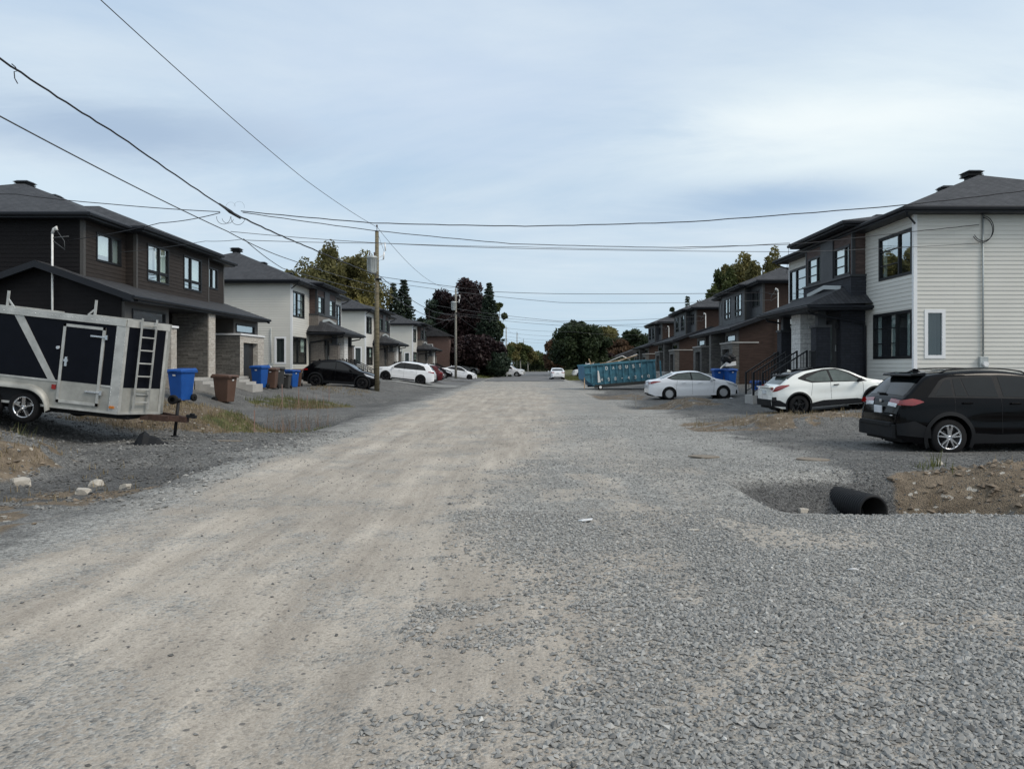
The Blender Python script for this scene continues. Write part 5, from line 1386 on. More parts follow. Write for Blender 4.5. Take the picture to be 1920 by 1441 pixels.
    mb = MB(); mb.prism([(x, fz(x) - .08) for x in xs[2:-2]] + [(-1.5, -.02), (-3.3, -.02)], -.006, -.003, 'y'); mb.build('wheel_well', M['plastic_black'], root)
    # frame, tongue, jack
    mb = MB(); mb.box(X0, .1, .25, W - .2, -.12, -.001); mb.build('chassis', M['plastic_black'], root)
    tg = MB(); c = W / 2
    tg.bar((.2, c - .42, -.06), (.95, c - .05, -.06), .07, .13); tg.bar((.2, c + .42, -.06), (.95, c + .05, -.06), .07, .13); tg.box(.88, 1.08, c - .1, c + .1, -.13, 0)
    tg.box(.2, .8, c - .38, c - .32, -.12, .0)
    tn = tg.build('tongue', M['rust'], root)
    mb = MB(); mb.box(1.06, 1.27, c - .05, c + .05, -.02, .05); mb.lathe([(.0, .05), (.06, .05), (.05, .09), (0, .1)], (1.18, c, 0), n=12); mb.build('coupler', M['plastic_black'], tn)
    mb = MB(); mb.tube([(.84, c - .02, -.46), (.84, c - .02, .32)], .035, 10); mb.tube([(.84, c - .02, .32), (.84, c - .02, .4)], .05, 10); mb.lathe([(.0, 0), (.09, 0), (.085, .02), (.04, .03)], (.84, c - .02, -.48), n=12); jk = mb.build('tongue_jack', M['plastic_black'], root)
    mb = MB(); mb.lathe([(.055, -.04), (.105, -.045), (.11, 0), (.105, .045), (.055, .04), (0, .02)], (.74, c - .08, .36), 'y', 18); mb.build('jack_wheel', M['rubber'], jk)
    # place: wheel at -11.4, ground .35 ; tilt nose down
    t = R(6.2)
    root.rotation_euler = (0, t, R(0))
    # floor height at the front corner
    root.location = (-8.80, 16.55, .645)
    return root
trailer()

# ------------------------------------------------------------------ bins
BIN = None
def make_bin(m_lid, m_body, sticker=True):
    root = thing('wheelie_bin', 'bin', 'bin')
    mb = MB(); b = (.205, .25); t = (.27, .33)
    mb.hexa([(-b[0], -b[1], .04), (b[0], -b[1], .04), (b[0], b[1], .04), (-b[0], b[1], .04)], [(-t[0], -t[1], .96), (t[0], -t[1], .96), (t[0], t[1], .96), (-t[0], t[1], .96)])
    bd = mb.build('bin_body', M[m_body], root, bevel=.03)
    mb = MB(); mb.box(-.31, .31, -.385, .40, .92, .965); mb.build('bin_rim', M[m_body], root, bevel=.012)
    mb = MB(); mb.hexa([(-.32, -.40, .97), (.32, -.40, .97), (.32, .40, .97), (-.32, .40, .97)], [(-.28, -.36, 1.03), (.28, -.36, 1.03), (.29, .34, 1.07), (-.29, .34, 1.07)])
    mb.box(-.14, .14, -.44, -.38, .965, .99); mb.build('bin_lid', M[m_lid], root, bevel=.012)
    mb = MB(); mb.tube([(-.24, .44, .98), (.24, .44, .98)], .018, 8); mb.bar((-.22, .36, .96), (-.22, .44, .98), .03); mb.bar((.22, .36, .96), (.22, .44, .98), .03); mb.build('bin_handle', M[m_body], root)
    for sx in (-1, 1):
        mb = MB(); mb.lathe([(.03, -.03), (.12, -.03), (.125, 0), (.12, .03), (.03, .03)], (sx * .26, .26, .12), 'x', 18); mb.build('bin_wheel', M['rubber'], root)
    if sticker:
        mb = MB(); mb.hexa([(-.05, -.343, .82), (.05, -.343, .82), (.05, -.333, .82), (-.05, -.333, .82)], [(-.05, -.357, .87), (.05, -.357, .87), (.05, -.345, .87), (-.05, -.345, .87)]); mb.build('bin_sticker', M['sticker'], root)
    return root
protos = {}
def bin_(kind, label, x, y, rz, s=1., group='wheeled bins by the left houses', dz=0):
    if kind not in protos:
        m = {'blue': 'plastic_blue', 'brown': 'plastic_brown', 'grey': 'plastic_grey'}[kind]; o = protos[kind] = make_bin(m, m)
    else: o = copy_tree(protos[kind])
    o.location = (x, y, gz(x, y) - .03 + dz); o.rotation_euler = (0, 0, rz); o.scale = (s, s, s)
    o['label'] = label; o['category'] = 'bin'; o['group'] = group
    return o
bin_('blue', 'blue wheeled bin just behind the trailer nose, nearest of the blue ones', -11.82, 26.4, R(-15), 1.07, dz=.03)
bin_('brown', 'brown wheeled bin standing alone on the gravel in front of the black house', -11.3, 28.9, R(75), 1.02)
bin_('blue', 'blue wheeled bin before the far garage door of the black house', -12.45, 36.0, R(-10), 1.03)
bin_('brown', 'brown wheeled bin between the blue one and the dark grey one', -12.25, 37.1, R(5), .98)
bin_('grey', 'dark grey wheeled bin behind the brown one at the white house corner', -12.3, 38.3, R(20), 1.0)
bin_('grey', 'low grey bin left of the farther blue one', -12.1, 38.9, R(0), .72)
bin_('blue', 'blue wheeled bin next to the black crossover tail', -12.7, 41.8, R(60), .93)
bin_('brown', 'brown wheeled bin squeezed between blue bin and black crossover', -12.85, 43.2, R(10), .95)
g3 = 'wheeled bins by the right houses'
b1 = bin_('blue', 'blue wheeled bin overloaded with a black bag, behind the white sedan', 11.55, 43.3, R(10), .98, g3, dz=.12)
bin_('blue', 'open blue bin beside the overloaded one at the brown house door', 11.0, 43.9, R(0), 1.05, g3, dz=.12)
bin_('blue', 'blue bin seen through the stair railings of the near white house', 10.7, 35.2, R(20), .85, g3)
def bag():
    x, y = 11.4, 43.3
    import bmesh
    for nm, lab, ct, s, m, dx, dz in (('garbage_bag', 'stuffed black garbage bag on top of the blue bin', 'bag', (.40, .36, .30), 'plastic_black', .05, 1.55), ):
        bm = bmesh.new(); bmesh.ops.create_icosphere(bm, subdivisions=4, radius=1)
        for v in bm.verts:
            d = mnoise.noise(v.co * 2.2) * .28 + mnoise.noise(v.co * 6) * .08; v.co = Vector((v.co.x * s[0], v.co.y * s[1], v.co.z * s[2])) * (1 + d)
        me = bpy.data.meshes.new(nm); bm.to_mesh(me); bm.free(); me.materials.append(M[m]); o = bpy.data.objects.new(nm, me); COL.objects.link(o)
        o.location = (x + dx, y, gz(x, y) + dz + .15); tag(o, lab, ct)
    mb = MB(); mb.box(-.28, .30, -.18, .18, 0, .22); o = mb.build('cardboard_box', M['sticker']); o.location = (x + .12, y - .05, gz(x, y) + 1.32); o.rotation_euler = (.1, -.12, .1); tag(o, 'white box jammed under the black garbage bag', 'box')
    mb = MB(); mb.box(-.5, .0, -.02, .02, -.03, .03); o = mb.build('loose_stick', M['plank_white']); o.location = (x - .1, y - .2, gz(x, y) + 1.5); o.rotation_euler = (0, -.75, 0); tag(o, 'white stick leaning out of the overloaded blue bin', 'stick')
bag()

# ------------------------------------------------------------------ roll-off container
def letters(mb, txt, x, z, adv, s, y, th):
    """stroke letters built from bars in the x-z plane"""
    G = {'D': [(0, 0, 0, 4), (0, 4, 1.6, 4), (1.6, 4, 2.4, 3), (2.4, 3, 2.4, 1), (2.4, 1, 1.6, 0), (1.6, 0, 0, 0)], 'A': [(0, 0, 1.2, 4), (1.2, 4, 2.4, 0), (.5, 1.4, 1.9, 1.4)],
         'O': [(.6, 0, 1.8, 0), (1.8, 0, 2.4, .8), (2.4, .8, 2.4, 3.2), (2.4, 3.2, 1.8, 4), (1.8, 4, .6, 4), (.6, 4, 0, 3.2), (0, 3.2, 0, .8), (0, .8, .6, 0)],
         'U': [(0, 4, 0, .8), (0, .8, .6, 0), (.6, 0, 1.8, 0), (1.8, 0, 2.4, .8), (2.4, .8, 2.4, 4)], 'S': [(2.4, 3.4, 1.8, 4), (1.8, 4, .5, 4), (.5, 4, 0, 3.3), (0, 3.3, .3, 2.3), (.3, 2.3, 2.1, 1.7), (2.1, 1.7, 2.4, .8), (2.4, .8, 1.8, 0), (1.8, 0, .5, 0), (.5, 0, 0, .6)],
         'T': [(0, 4, 2.4, 4), (1.2, 4, 1.2, 0)], '4': [(1.8, 0, 1.8, 4), (1.8, 4, 0, 1.3), (0, 1.3, 2.4, 1.3)], '5': [(2.2, 4, .2, 4), (.2, 4, 0, 2.3), (0, 2.3, 1.6, 2.5), (1.6, 2.5, 2.4, 1.6), (2.4, 1.6, 2.3, .7), (2.3, .7, 1.6, 0), (1.6, 0, 0, .2)],
         '8': [(.6, 0, 1.8, 0), (1.8, 0, 2.4, 1), (2.4, 1, 1.8, 2.1), (1.8, 2.1, .6, 2.1), (.6, 2.1, .1, 3), (.1, 3, .6, 4), (.6, 4, 1.8, 4), (1.8, 4, 2.3, 3), (2.3, 3, 1.8, 2.1), (.6, 2.1, 0, 1), (0, 1, .6, 0)],
         '3': [(0, 4, 2.3, 4), (2.3, 4, 1.1, 2.4), (1.1, 2.4, 2.0, 2.2), (2, 2.2, 2.4, 1.2), (2.4, 1.2, 1.8, 0), (1.8, 0, .5, 0), (.5, 0, 0, .6)],
         '0': [(.6, 0, 1.8, 0), (1.8, 0, 2.4, .8), (2.4, .8, 2.4, 3.2), (2.4, 3.2, 1.8, 4), (1.8, 4, .6, 4), (.6, 4, 0, 3.2), (0, 3.2, 0, .8), (0, .8, .6, 0)], '-': [(.3, 2, 2.1, 2)]}
    for ch in txt:
        for (a, b, c, d) in G.get(ch, []):
            mb.bar((x + a * s, y, z + b * s), (x + c * s, y, z + d * s), th, .02) if abs(a - c) < 1e-6 else mb.bar((x + a * s, y, z + b * s), (x + c * s, y, z + d * s), .02, th)
        x += adv
def container():
    m = mat('weathered blue paint', (.042, .145, .20), .6, var=.45, scale=2.2, bump=.2)
    M['faded'] = mat('faded white lettering', (.55, .58, .58), .7, var=.3, scale=5)
    m2 = mat('brighter blue paint', (.03, .15, .27), .55, var=.3, scale=2.5)
    root = thing('roll_off_container', 'long blue steel container with ribbed sides and white letters, full of scrap', 'container', (4.22, 53.6, .12), 0)
    L_, W, H = 5.1, 2.35, 1.60; zb = .08
    mb = MB()
    side = [(0, .62), (.62, zb), (L_, zb), (L_, H), (0, H)]
    for y in (0, W - .05): mb.prism(side, y, y + .05, 'y')
    bd = mb.build('side_wall', m, root)
    mb = MB(); mb.hexa([(0, .05, .60), (.04, .05, .60), (.04, W - .05, .60), (0, W - .05, .60)], [(0, .05, H - .02), (.04, .05, H - .02), (.04, W - .05, H - .02), (0, W - .05, H - .02)])
    mb.quad((0, .05, .62), (0, W - .05, .62), (.62, W - .05, zb), (.62, .05, zb)); mb.build('front_wall', m2, root)
    mb = MB(); mb.box(L_ - .05, L_, .05, W - .05, zb, H - .02); mb.build('rear_gate', m, root)
    mb = MB(); mb.quad((.1, .05, .9), (L_ - .05, .05, .9), (L_ - .05, W - .05, .9), (.1, W - .05, .9)); mb.build('load_bed', M['room'], root)
    for k in range(12):
        x = .5 + k * .45
        for y0, y1 in ((-.07, -.001), (W + .001, W + .07)):
            mb = MB(); z0 = zb + .1 if x > .62 else .3
            mb.hexa([(x - .05, y0, z0), (x + .05, y0, z0), (x + .05, y1, z0), (x - .05, y1, z0)], [(x - .05, y0, H - .1), (x + .05, y0, H - .1), (x + .05, y1, H - .1), (x - .05, y1, H - .1)]); mb.build('rib', m, root)
    for y0, y1 in ((-.09, .06), (W - .06, W + .09)):
        mb = MB(); mb.box(-.03, L_ + .03, y0, y1, H - .1, H + .03); mb.build('top_rail', m, root, bevel=.01)
        mb = MB(); mb.box(.62, L_, y0 + .02, y1, zb - .12, zb + .1); mb.build('bottom_rail', mat('dark container rail', (.03, .035, .035), .8), root)
    mb = MB(); mb.box(.02, .5, -.075, -.001, .98, 1.08); mb.build('cross_rib', m, root)
    mb = MB(); letters(mb, 'DAOUST', 1.50, 1.17, .48, .052, -.085, .045); mb.build('painted_name', M['faded'], root)
    mb = MB(); letters(mb, '458-4340', 1.12, .40, .48, .048, -.085, .045); mb.build('painted_number', M['faded'], root)
    mb = MB(); mb.lathe([(.07, -.07), (.16, -.08), (.165, 0), (.16, .08), (.07, .07)], (.98, -.25, .0), 'y', 20); wl = mb.build('roller_wheel', M['rubber'], root)
    mb = MB(); mb.lathe([(.10, -.09), (.10, .09)], (.98, -.25, .0), 'y', 14); mb.lathe([(0, -.085), (.1, -.085)], (.98, -.25, .0), 'y', 14); mb.build('roller_hub', M['sticker'], wl)
    root.rotation_euler = (0, R(-4.4), R(7))
    # things in and on it
    r = random.Random(4)
    def at(x, y, z): return root.matrix_basis @ Vector((x, y, z))
    bpy.context.view_layer.update()
    spec = [((1.6, 1.4, 1.55), (3.0, 1.0, 2.05), .12, .05, 'plank_white', 'white board leaning up out of the container'), ((3.0, .9, 2.05), (3.6, 1.1, 1.70), .10, .05, 'plank_white', 'short white board sloping down beside the leaning one'),
            ((1.3, .8, 1.62), (2.6, .6, 1.72), .10, .06, 'plank', 'raw timber lying across the container rim'), ((2.4, .7, 1.68), (4.0, .6, 2.02), .08, .06, 'plank', 'raw timber beam rising to the right above the container'),
            ((2.7, 1.0, 1.66), (4.1, .9, 2.1), .14, .03, 'plank_white', 'broad white strip lying on the scrap heap'), ((.62, .5, 1.5), (.48, .5, 2.02), .08, .08, 'plank', 'short pale timber stub sticking up at the container front'),
            ((.55, .8, 1.6), (.9, .7, 1.75), .10, .05, 'plank', 'broken timber end next to the upright stub'), ((.18, .2, 1.5), (.18, .2, 1.78), .05, .05, 'plank_white', 'thin white peg at the container corner'),
            ((-.12, -.1, -.02), (-.02, .1, .75), .06, .06, 'plank', 'timber leaning against the sloping container front')]
    for a, b, w_, h_, mm, lab in spec:
        mb = MB(); mb.bar(at(*a), at(*b), w_, h_); tag(mb.build('plank', M[mm]), lab, 'plank', 'scrap boards in the blue container')
    mb = MB(); mb.prism([(.86, .32), (1.06, .34), (.98, 1.12), (.90, 1.18)], -.16, -.12, 'y'); o = mb.build('white_panel', M['plank_white']); o.matrix_basis = root.matrix_basis.copy(); tag(o, 'tapering white panel leaning on the container side above its roller', 'panel')
container()

# ------------------------------------------------------------------ stakes and litter
def stake(label, p, q, h, m, t=.03, zz=0., lean=0.):
    x, y = px(p, q, zz); z = gz(x, y)
    if abs(z - zz) > .05: x, y = px(p, q, z); z = gz(x, y)
    mb = MB(); mb.hexa([(-t / 2, -t / 2, -.1), (t / 2, -t / 2, -.1), (t / 2, t / 2, -.1), (-t / 2, t / 2, -.1)], [(-t / 2 + lean, -t / 2, h), (t / 2 + lean, -t / 2, h), (t / 2 + lean, t / 2, h - .02), (-t / 2 + lean, t / 2, h - .02)])
    o = mb.build('survey_stake', m); o.location = (x, y, z); return tag(o, label, 'stake', 'survey stakes')
stake('grey wooden stake standing alone at the right road edge, left of the white sedan', 1192, 763, .56, M['plank_white'] if 0 else mat('grey stake wood', (.3, .29, .27), .8), .05)
M['pink'] = mat('faded pink paint', (.28, .18, .15), .8)
for p, q, h, lab in ((477, 752, .9, 'pale stake furthest to the left in the weeds'), (529, 762, .95, 'pinkish stake in the weeds before the dark grey bin'), (560, 748, .75, 'pink topped stake right in front of the blue bin'), (617, 756, .7, 'faint pink stake near the utility pole'), (576, 745, .5, 'short pale stake left of the black crossover wheel')):
    stake(lab, p, q, h, M['pink'], .024, .05)
def litter():
    x, y = px(270, 822, .12)
    mb = MB(); vs = []; r = random.Random(2)
    prof = [(-.42, .02), (-.2, .05), (-.1, .22), (.02, .30), (.12, .20), (.28, .16), (.40, .06), (.5, .05)]
    for (a, h) in prof:
        w_ = .05 + h * .5
        vs += [(a, -w_, 0), (a + .02, -w_ * .6, h * .8), (a, 0, h), (a - .02, w_ * .6, h * .8), (a, w_, 0)]
    mb.add(vs, [(5 * i + k, 5 * i + k + 1, 5 * i + k + 6, 5 * i + k + 5) for i in range(7) for k in range(4)]); mb.add(vs[:5], [(0, 1, 2, 3, 4)]); mb.add(vs[-5:], [(0, 1, 2, 3, 4)])
    o = mb.build('plastic_scrap', M['plastic_black']); o.location = (x, y, gz(x, y)); o.rotation_euler = (0, 0, .1)
    tag(o, 'crumpled black plastic scrap on the gravel below the trailer tongue', 'scrap')
    for p, q, lab in ((1405, 755, 'white scrap of paper left of the crossover, under the steps'), (1599, 1069, 'thin curved white strip on the grey gravel'), (1371, 750, 'pale paper scrap behind the sedan nose'), (1100, 979, 'small white chip on the middle of the gravel road')):
        x, y = px(p, q); mb = MB(); mb.tube([(-.05, 0, 0), (0, .012, .004), (.05, 0, .0)], [.004, .008, .003], 5) if p == 1599 else mb.prism([(-.04, -.03), (.05, -.02), (.03, .03), (-.03, .02)], 0, .006)
        o = mb.build('paper_scrap', M['sticker']); o.location = (x, y, gz(x, y) + .02); o.rotation_euler = (.1, .1, p * .1); o.scale = [1.8 if p != 1599 else .9] * 3; tag(o, lab, 'litter')
litter()

# ------------------------------------------------------------------ utility poles and cables
def pole(label, x, y, zt, grey=False, transformer=True, r=.155, z0=None):
    z0 = gz(x, y) - .3
    root = thing('utility_pole', label, 'pole', (x, y, 0), 0, 'utility poles along the left roadside')
    mb = MB(); mb.tube([(0, 0, z0), (0, 0, 4), (0, 0, zt)], [r, r * .86, r * .68], 14); mb.build('shaft', M['grey_pole' if grey else 'wood_pole'], root)
    mb = MB(); mb.tube([(0, 0, zt), (0, 0, zt + .06)], r * .7, 12); mb.tube([(0, 0, zt), (0, 0, zt + .28)], .02, 6); mb.lathe([(.02, 0), (.06, .02), (.035, .05), (.06, .09), (.03, .13), (0, .15)], (0, 0, zt + .28), n=12); mb.build('top_insulator', M['rust'], root)
    if transformer:
        mb = MB(); zc = zt - 1.95
        mb.lathe([(0, -.5), (.23, -.5), (.245, -.44), (.28, .36), (.31, .38), (.31, .46), (.25, .50), (0, .54)], (-.22, -.30, zc), n=22)
        for a_ in np.linspace(0, 6.283, 9)[:-1]: mb.bar((-.22 + .27 * math.cos(a_), -.30 + .27 * math.sin(a_), zc - .38), (-.22 + .29 * math.cos(a_), -.30 + .29 * math.sin(a_), zc + .3), .02, .05)
        tr = mb.build('transformer', M['galv'], root)
        for dx in (-.36, -.08): 
            mb = MB(); mb.lathe([(.03, 0), (.045, .03), (.03, .07), (.045, .11), (.03, .15), (.04, .19), (.01, .24)], (dx, -.30, zc + .5), n=8); mb.build('bushing', M['rust'], tr)
        mb = MB(); mb.box(-.16, .06, -.2, .03, zc - .35, zc - .28); mb.box(-.16, .06, -.2, .03, zc + .25, zc + .32); mb.build('transformer_bracket', M['galv'], tr)
        mb = MB(); mb.bar((0, 0, zt - 1.55), (.38, 0, zt - 1.35), .03); mb.tube([(.38, 0, zt - 1.6), (.42, 0, zt - 1.15)], .045, 8); mb.tube([(.46, 0, zt - .62), (.50, -.02, zt - 1.1)], .04, 8); mb.bar((.0, 0, zt - .8), (.5, 0, zt - .62), .035); mb.build('fuse_cutout', M['sticker'], root)
        mb = MB(); mb.tube([(0, -.05, zt + .1), (.2, -.05, zt - .5), (.42, 0, zt - 1.15)], .008, 4); mb.tube([(.38, 0, zt - 1.6), (.1, -.1, zt - 1.7), (-.2, -.05, zc + .75)], .008, 4); mb.build('jumper_wire', M['cable'], root)
    zl = zt - 2.75
    mb = MB(); mb.box(-.03, .25, -.16, .16, zl - .05, zl + .05); mb.build('cable_clamp', M['plastic_black'], root)
    mb = MB(); mb.tube([(.15, -.2, zl), (.4, -.5, zl - .15), (.5, -.3, zl - .45), (.25, -.1, zl - .5), (.1, 0, zl - .2)], .012, 5); mb.build('cable_loop', M['cable'], root)
    return root
pole('nearest utility pole, greenish timber with a grey transformer, between black and white cars', -8.62, 44.6, 9.45)
pole('second utility pole, grey with a small transformer, before the dark maple', -8.15, 90.0, 10.6, True)
pole('thin utility pole in front of the tall spruce', -5.75, 136, 10.6, True, False)
pole('distant utility pole just right of the spruce', -4.5, 180, 10.6, True, False)
pole('far utility pole above the pickup, against pale trees', -2.3, 212, 10.6, True, False)
pole('farthest thin utility pole down the street', -.6, 262, 10.4, True, False)

def wire(label, pts, sag=0., r=.012, m='cable', n=24, name='power_line', wob=0., group='overhead cables'):
    P = []; pts = [Vector(p) for p in pts]
    for a, b in zip(pts, pts[1:]):
        for i in range(n):
            t = i / n; p = a.lerp(b, t); p.z -= sag * 4 * t * (1 - t); P.append(p)
    P.append(pts[-1])
    if wob:
        for i, p in enumerate(P): p.z += wob * math.sin(i * 2.4); p.x += wob * math.cos(i * 2.4)
    mb = MB(); mb.tube(P, r, 6); return tag(mb.build(name, M[m], uv=False), label, 'cable', group)
def ray(p, q, Y): return ((p - 985) / 1440 * Y, Y, 1.7 - (q - 685) / 1440 * Y)
P1 = (-8.6, 44.6)
wire('thin top wire running from behind the viewer to the nearest pole top', [(-8.6, 3, 9.9), (-8.6, 15.5, 9.1), (-8.6, 30, 8.95), (-8.6, 44.6, 9.72)], .08, .011, 'cable_grey')
wire('thin top wire from the nearest pole top on to the second pole', [(-8.6, 44.6, 9.72), (-8.15, 90, 10.9)], 1.2, .012, 'cable_grey')
# heavy twisted secondary, through the splice
SP = Vector(ray(432, 397, 22.3))
w2 = [(-8.55, 4, 7.7), ray(0, 110, 12.6), ray(220, 252, 16.2), tuple(SP)]
wire('thick twisted black cable from the upper left to the splice over the drives', w2, .02, .018, wob=.008, n=14)
wire('thick twisted black cable from the splice to the nearest pole', [tuple(SP), ray(575, 462, 30.2), (-8.45, 44.5, 6.88)], .03, .024, wob=.01, n=18)
wire('communication cable from the left edge to its tap below the splice', [(-8.7, 4, 6.9), ray(0, 218, 12.6), ray(427, 434, 22.2)], .05, .013, 'cable_grey')
wire('communication cable from its tap down to the nearest pole', [ray(427, 434, 22.2), ray(545, 487, 28.5), (-8.6, 44.5, 6.3)], .06, .013, 'cable_grey')
wire('second communication strand splitting away above the white house roof', [ray(457, 448, 23.6), ray(530, 503, 28.2), (-8.6, 44.5, 5.9)], .05, .012, 'cable_grey')
# splice body with loops
spl = thing('cable_splice', 'tangle of cable loops around the splice on the thick cable', 'cable splice', tuple(SP), 0)
mb = MB(); mb.tube([(-.10, -.55, .12), (0, 0, 0), (.10, .5, -.10)], [.02, .055, .02], 8); mb.build('splice_sleeve', M['cable'], spl)
for k, (cx_, cz_, rr, a0, a1) in enumerate(((-.20, -.16, .20, 3.0, 6.4), (.20, -.17, .20, 2.9, 6.1), (-.03, .16, .14, .1, 3.5), (.20, .18, .15, -.3, 3.2), (-.15, -.13, .17, 3.3, 6.0))):
    mb = MB(); mb.tube([(cx_ + rr * math.cos(t), .05 * k, cz_ + rr * math.sin(t)) for t in np.linspace(a0, a1, 20)], .007 if k in (0, 1, 4) else .0025, 5); mb.build('cable_loop', M['cable_grey'], spl)
sx, sy, sz = SP
wire('twisted service cable crossing the street to the upper right edge', [(sx + .3, sy, sz + .02), ray(700, 418, 22.0), ray(985, 424, 21.7), ray(1290, 416, 21.3), ray(1690, 385, 20.5), ray(1925, 357, 20), (17, 19.4, 6.6)], .01, .014, wob=.006, n=10)
wire('twisted service cable crossing the street to the near white house wall', [(sx + .35, sy, sz - .02), ray(700, 432, 23.3), ray(960, 457, 24.3), ray(1250, 464, 25.1), ray(1500, 457, 25.3), ray(1690, 436, 25.6), (15.3, 25.9, ray(1838, 421, 25.9)[2])], .01, .012, wob=.005, n=10)
wire('thin grey wire from the tap across to the near white house', [ray(432, 434, 22.3), ray(700, 455, 23.5), ray(985, 466, 24.5), ray(1500, 472, 25.3), (15.3, 25.92, ray(1838, 456, 25.9)[2])], .02, .009, 'cable_grey', n=10)
wire('thin grey wire just below the one to the near white house', [ray(455, 450, 23.6), ray(720, 456, 27), ray(985, 463, 30), ray(1250, 468, 33), ray(1480, 455, 37), (13.6, 40, 6.5)], .02, .010, 'cable_grey', n=10)
wire('service cable from the splice to the left edge over the black house roof', [(sx - .3, sy, sz), ray(200, 382, 22.3), ray(30, 364, 22.3), (-19, 21.5, 6.6)], .02, .012, n=10)
wire('service cable from the splice to the white mast of the black house', [(sx - .3, sy, sz - .03), ray(300, 418, 24.4), (-15.55, 26.1, 5.95)], .05, .012, n=12)
wire('thin wire sagging from the tap to the black house eave', [ray(457, 448, 23.6), ray(385, 452, 25), (-14.5, 27.5, 5.75)], .03, .008, 'cable_grey', n=10)
# beyond the first pole
wire('twin cable bundle between the nearest and second poles', [(-8.45, 44.7, 6.88), (-8.1, 90, 7.7)], .75, .02)
wire('lower cable bundle between the nearest and second poles', [(-8.5, 44.7, 6.3), (-8.1, 90, 7.2)], .8, .02, 'cable_grey')
m2 = (14.95, 45.8); m3 = (15.65, 66.9); m4 = (16.5, 89)
wire('cable from the nearest pole high over the street to the first brown house', [(-8.4, 44.6, 6.85), ray(930, 547, 46), ray(1100, 551, 46), (m2[0] - .3, m2[1], 6.05)], .03, .015, n=12)
wire('lower grey cable from the nearest pole to the first brown house', [(-8.4, 44.6, 6.6), ray(1050, 567, 46), (m2[0] - .3, m2[1], 5.6)], .10, .013, 'cable_grey', n=12)
wire('cable crossing the street to the second brown house', [(-8.2, 67, 7.0), ray(1050, 602, 67), (m3[0] - .3, m3[1], 6.0)], .12, .016, 'cable_grey', n=12)
wire('fainter cable under the one to the second brown house', [(-8.2, 67, 6.4), ray(1050, 610, 67), (m3[0] - .3, m3[1], 5.6)], .12, .014, 'cable_grey', n=12)
wire('cable crossing the street to the last brown house', [(-8.1, 90, 7.8), ray(1040, 603, 90), (m4[0] - .3, m4[1], 6.1)], .1, .017, 'cable_grey', n=12)
wire('cable from the second pole to the red brick house', [(-8.1, 90, 7.8), (-13.3, 104, 5.6)], .5, .015, 'cable_grey')
wire('cable from the second pole to the last white house', [(-8.1, 90, 7.7), (-11.6, 88, 6.0)], .15, .014, 'cable_grey')
for a, b, la in (((-8.15, 90, 10.9), (-5.75, 136, 10.9), 'second'), ((-5.75, 136, 10.9), (-4.5, 180, 10.9), 'third'), ((-4.5, 180, 10.9), (-2.3, 212, 10.9), 'fourth'), ((-2.3, 212, 10.9), (-.6, 262, 10.7), 'fifth')):
    wire('thin top wire leading on from the %s pole' % la, [a, b], 1.0, .014, 'cable_grey')
    wire('thick low cable leading on from the %s pole' % la, [(a[0], a[1], 7.8), (b[0], b[1], 7.7)], .8, .024, 'cable')
for k, Y in enumerate((118, 136, 158, 180)):
    wire(['grey cable over the street by the spruce', 'grey cable over the street at the third pole', 'faint cable over the street past the third pole', 'faintest cable over the far street'][k], [(-6 + k * .5, Y, 7.9), (7, Y, 6.9), (22, Y + 2, 6.6)], .3, .018, 'cable_grey')

x, y, z = ray(22, 120, 12.9)
mb = MB(); mb.tube([(x, y, z), (x + .06, y, z - .05), (x + .10, y, z - .12), (x + .04, y, z - .13), (x + .05, y, z - .24), (x + .10, y, z - .33)], .009, 5); tag(mb.build('cable_hook', M['cable']), 'small loose cable end curling down from the thick cable at the upper left', 'cable')
# ------------------------------------------------------------------ trees, hedges, weeds
def leaves(rs, C, rad, n, size, up=0.):
    """n leaf quads in ellipsoids round centres C (k,3) with radii rad (k,3)"""
    k = len(C); ci = rs.randint(0, k, n)
    d = rs.normal(size=(n, 3)); d /= np.linalg.norm(d, axis=1)[:, None]
    rr = rs.rand(n) ** .45
    p = C[ci] + d * rr[:, None] * rad[ci]
    a = rs.normal(size=(n, 3)); a[:, 2] += up; a /= np.linalg.norm(a, axis=1)[:, None]
    b = np.cross(a, rs.normal(size=(n, 3))); b /= np.linalg.norm(b, axis=1)[:, None]
    s = size * (.6 + .8 * rs.rand(n))[:, None]
    V = np.stack([p - a * s - b * s * .1, p + b * s * .55 - a * s * .1, p + a * s, p - b * s * .55 + a * s * .1], 1).reshape(-1, 3)
    F_ = np.arange(4 * n).reshape(-1, 4)
    cv = rs.rand(k)[ci] * .45 + rs.rand(n) * .4 + .15 * (d[:, 2] + 1) / 2
    return V, F_, np.repeat(cv, 4)
LM = dict(green=leaf_mat('green foliage', (.028, .045, .016), (.12, .14, .05), .3), olive=leaf_mat('olive foliage', (.055, .058, .022), (.24, .215, .085), .35), yellow=leaf_mat('yellowing foliage', (.10, .085, .025), (.27, .23, .07)),
          purple=leaf_mat('purple black foliage', (.009, .0065, .008), (.046, .026, .027), .15), spruce=leaf_mat('spruce needles', (.012, .025, .017), (.055, .078, .05), .1), dark=leaf_mat('dark green foliage', (.012, .024, .011), (.058, .080, .036)),
          brown=leaf_mat('russet foliage', (.06, .035, .022), (.17, .11, .065)), weed=leaf_mat('dry weed stalks', (.10, .085, .045), (.33, .27, .16), .3), grass=leaf_mat('green weed blades', (.05, .065, .02), (.16, .17, .06), .3), straw=leaf_mat('straw', (.14, .11, .06), (.36, .29, .18), .3), pinkw=leaf_mat('reddish weed', (.14, .09, .06), (.30, .20, .14), .3))
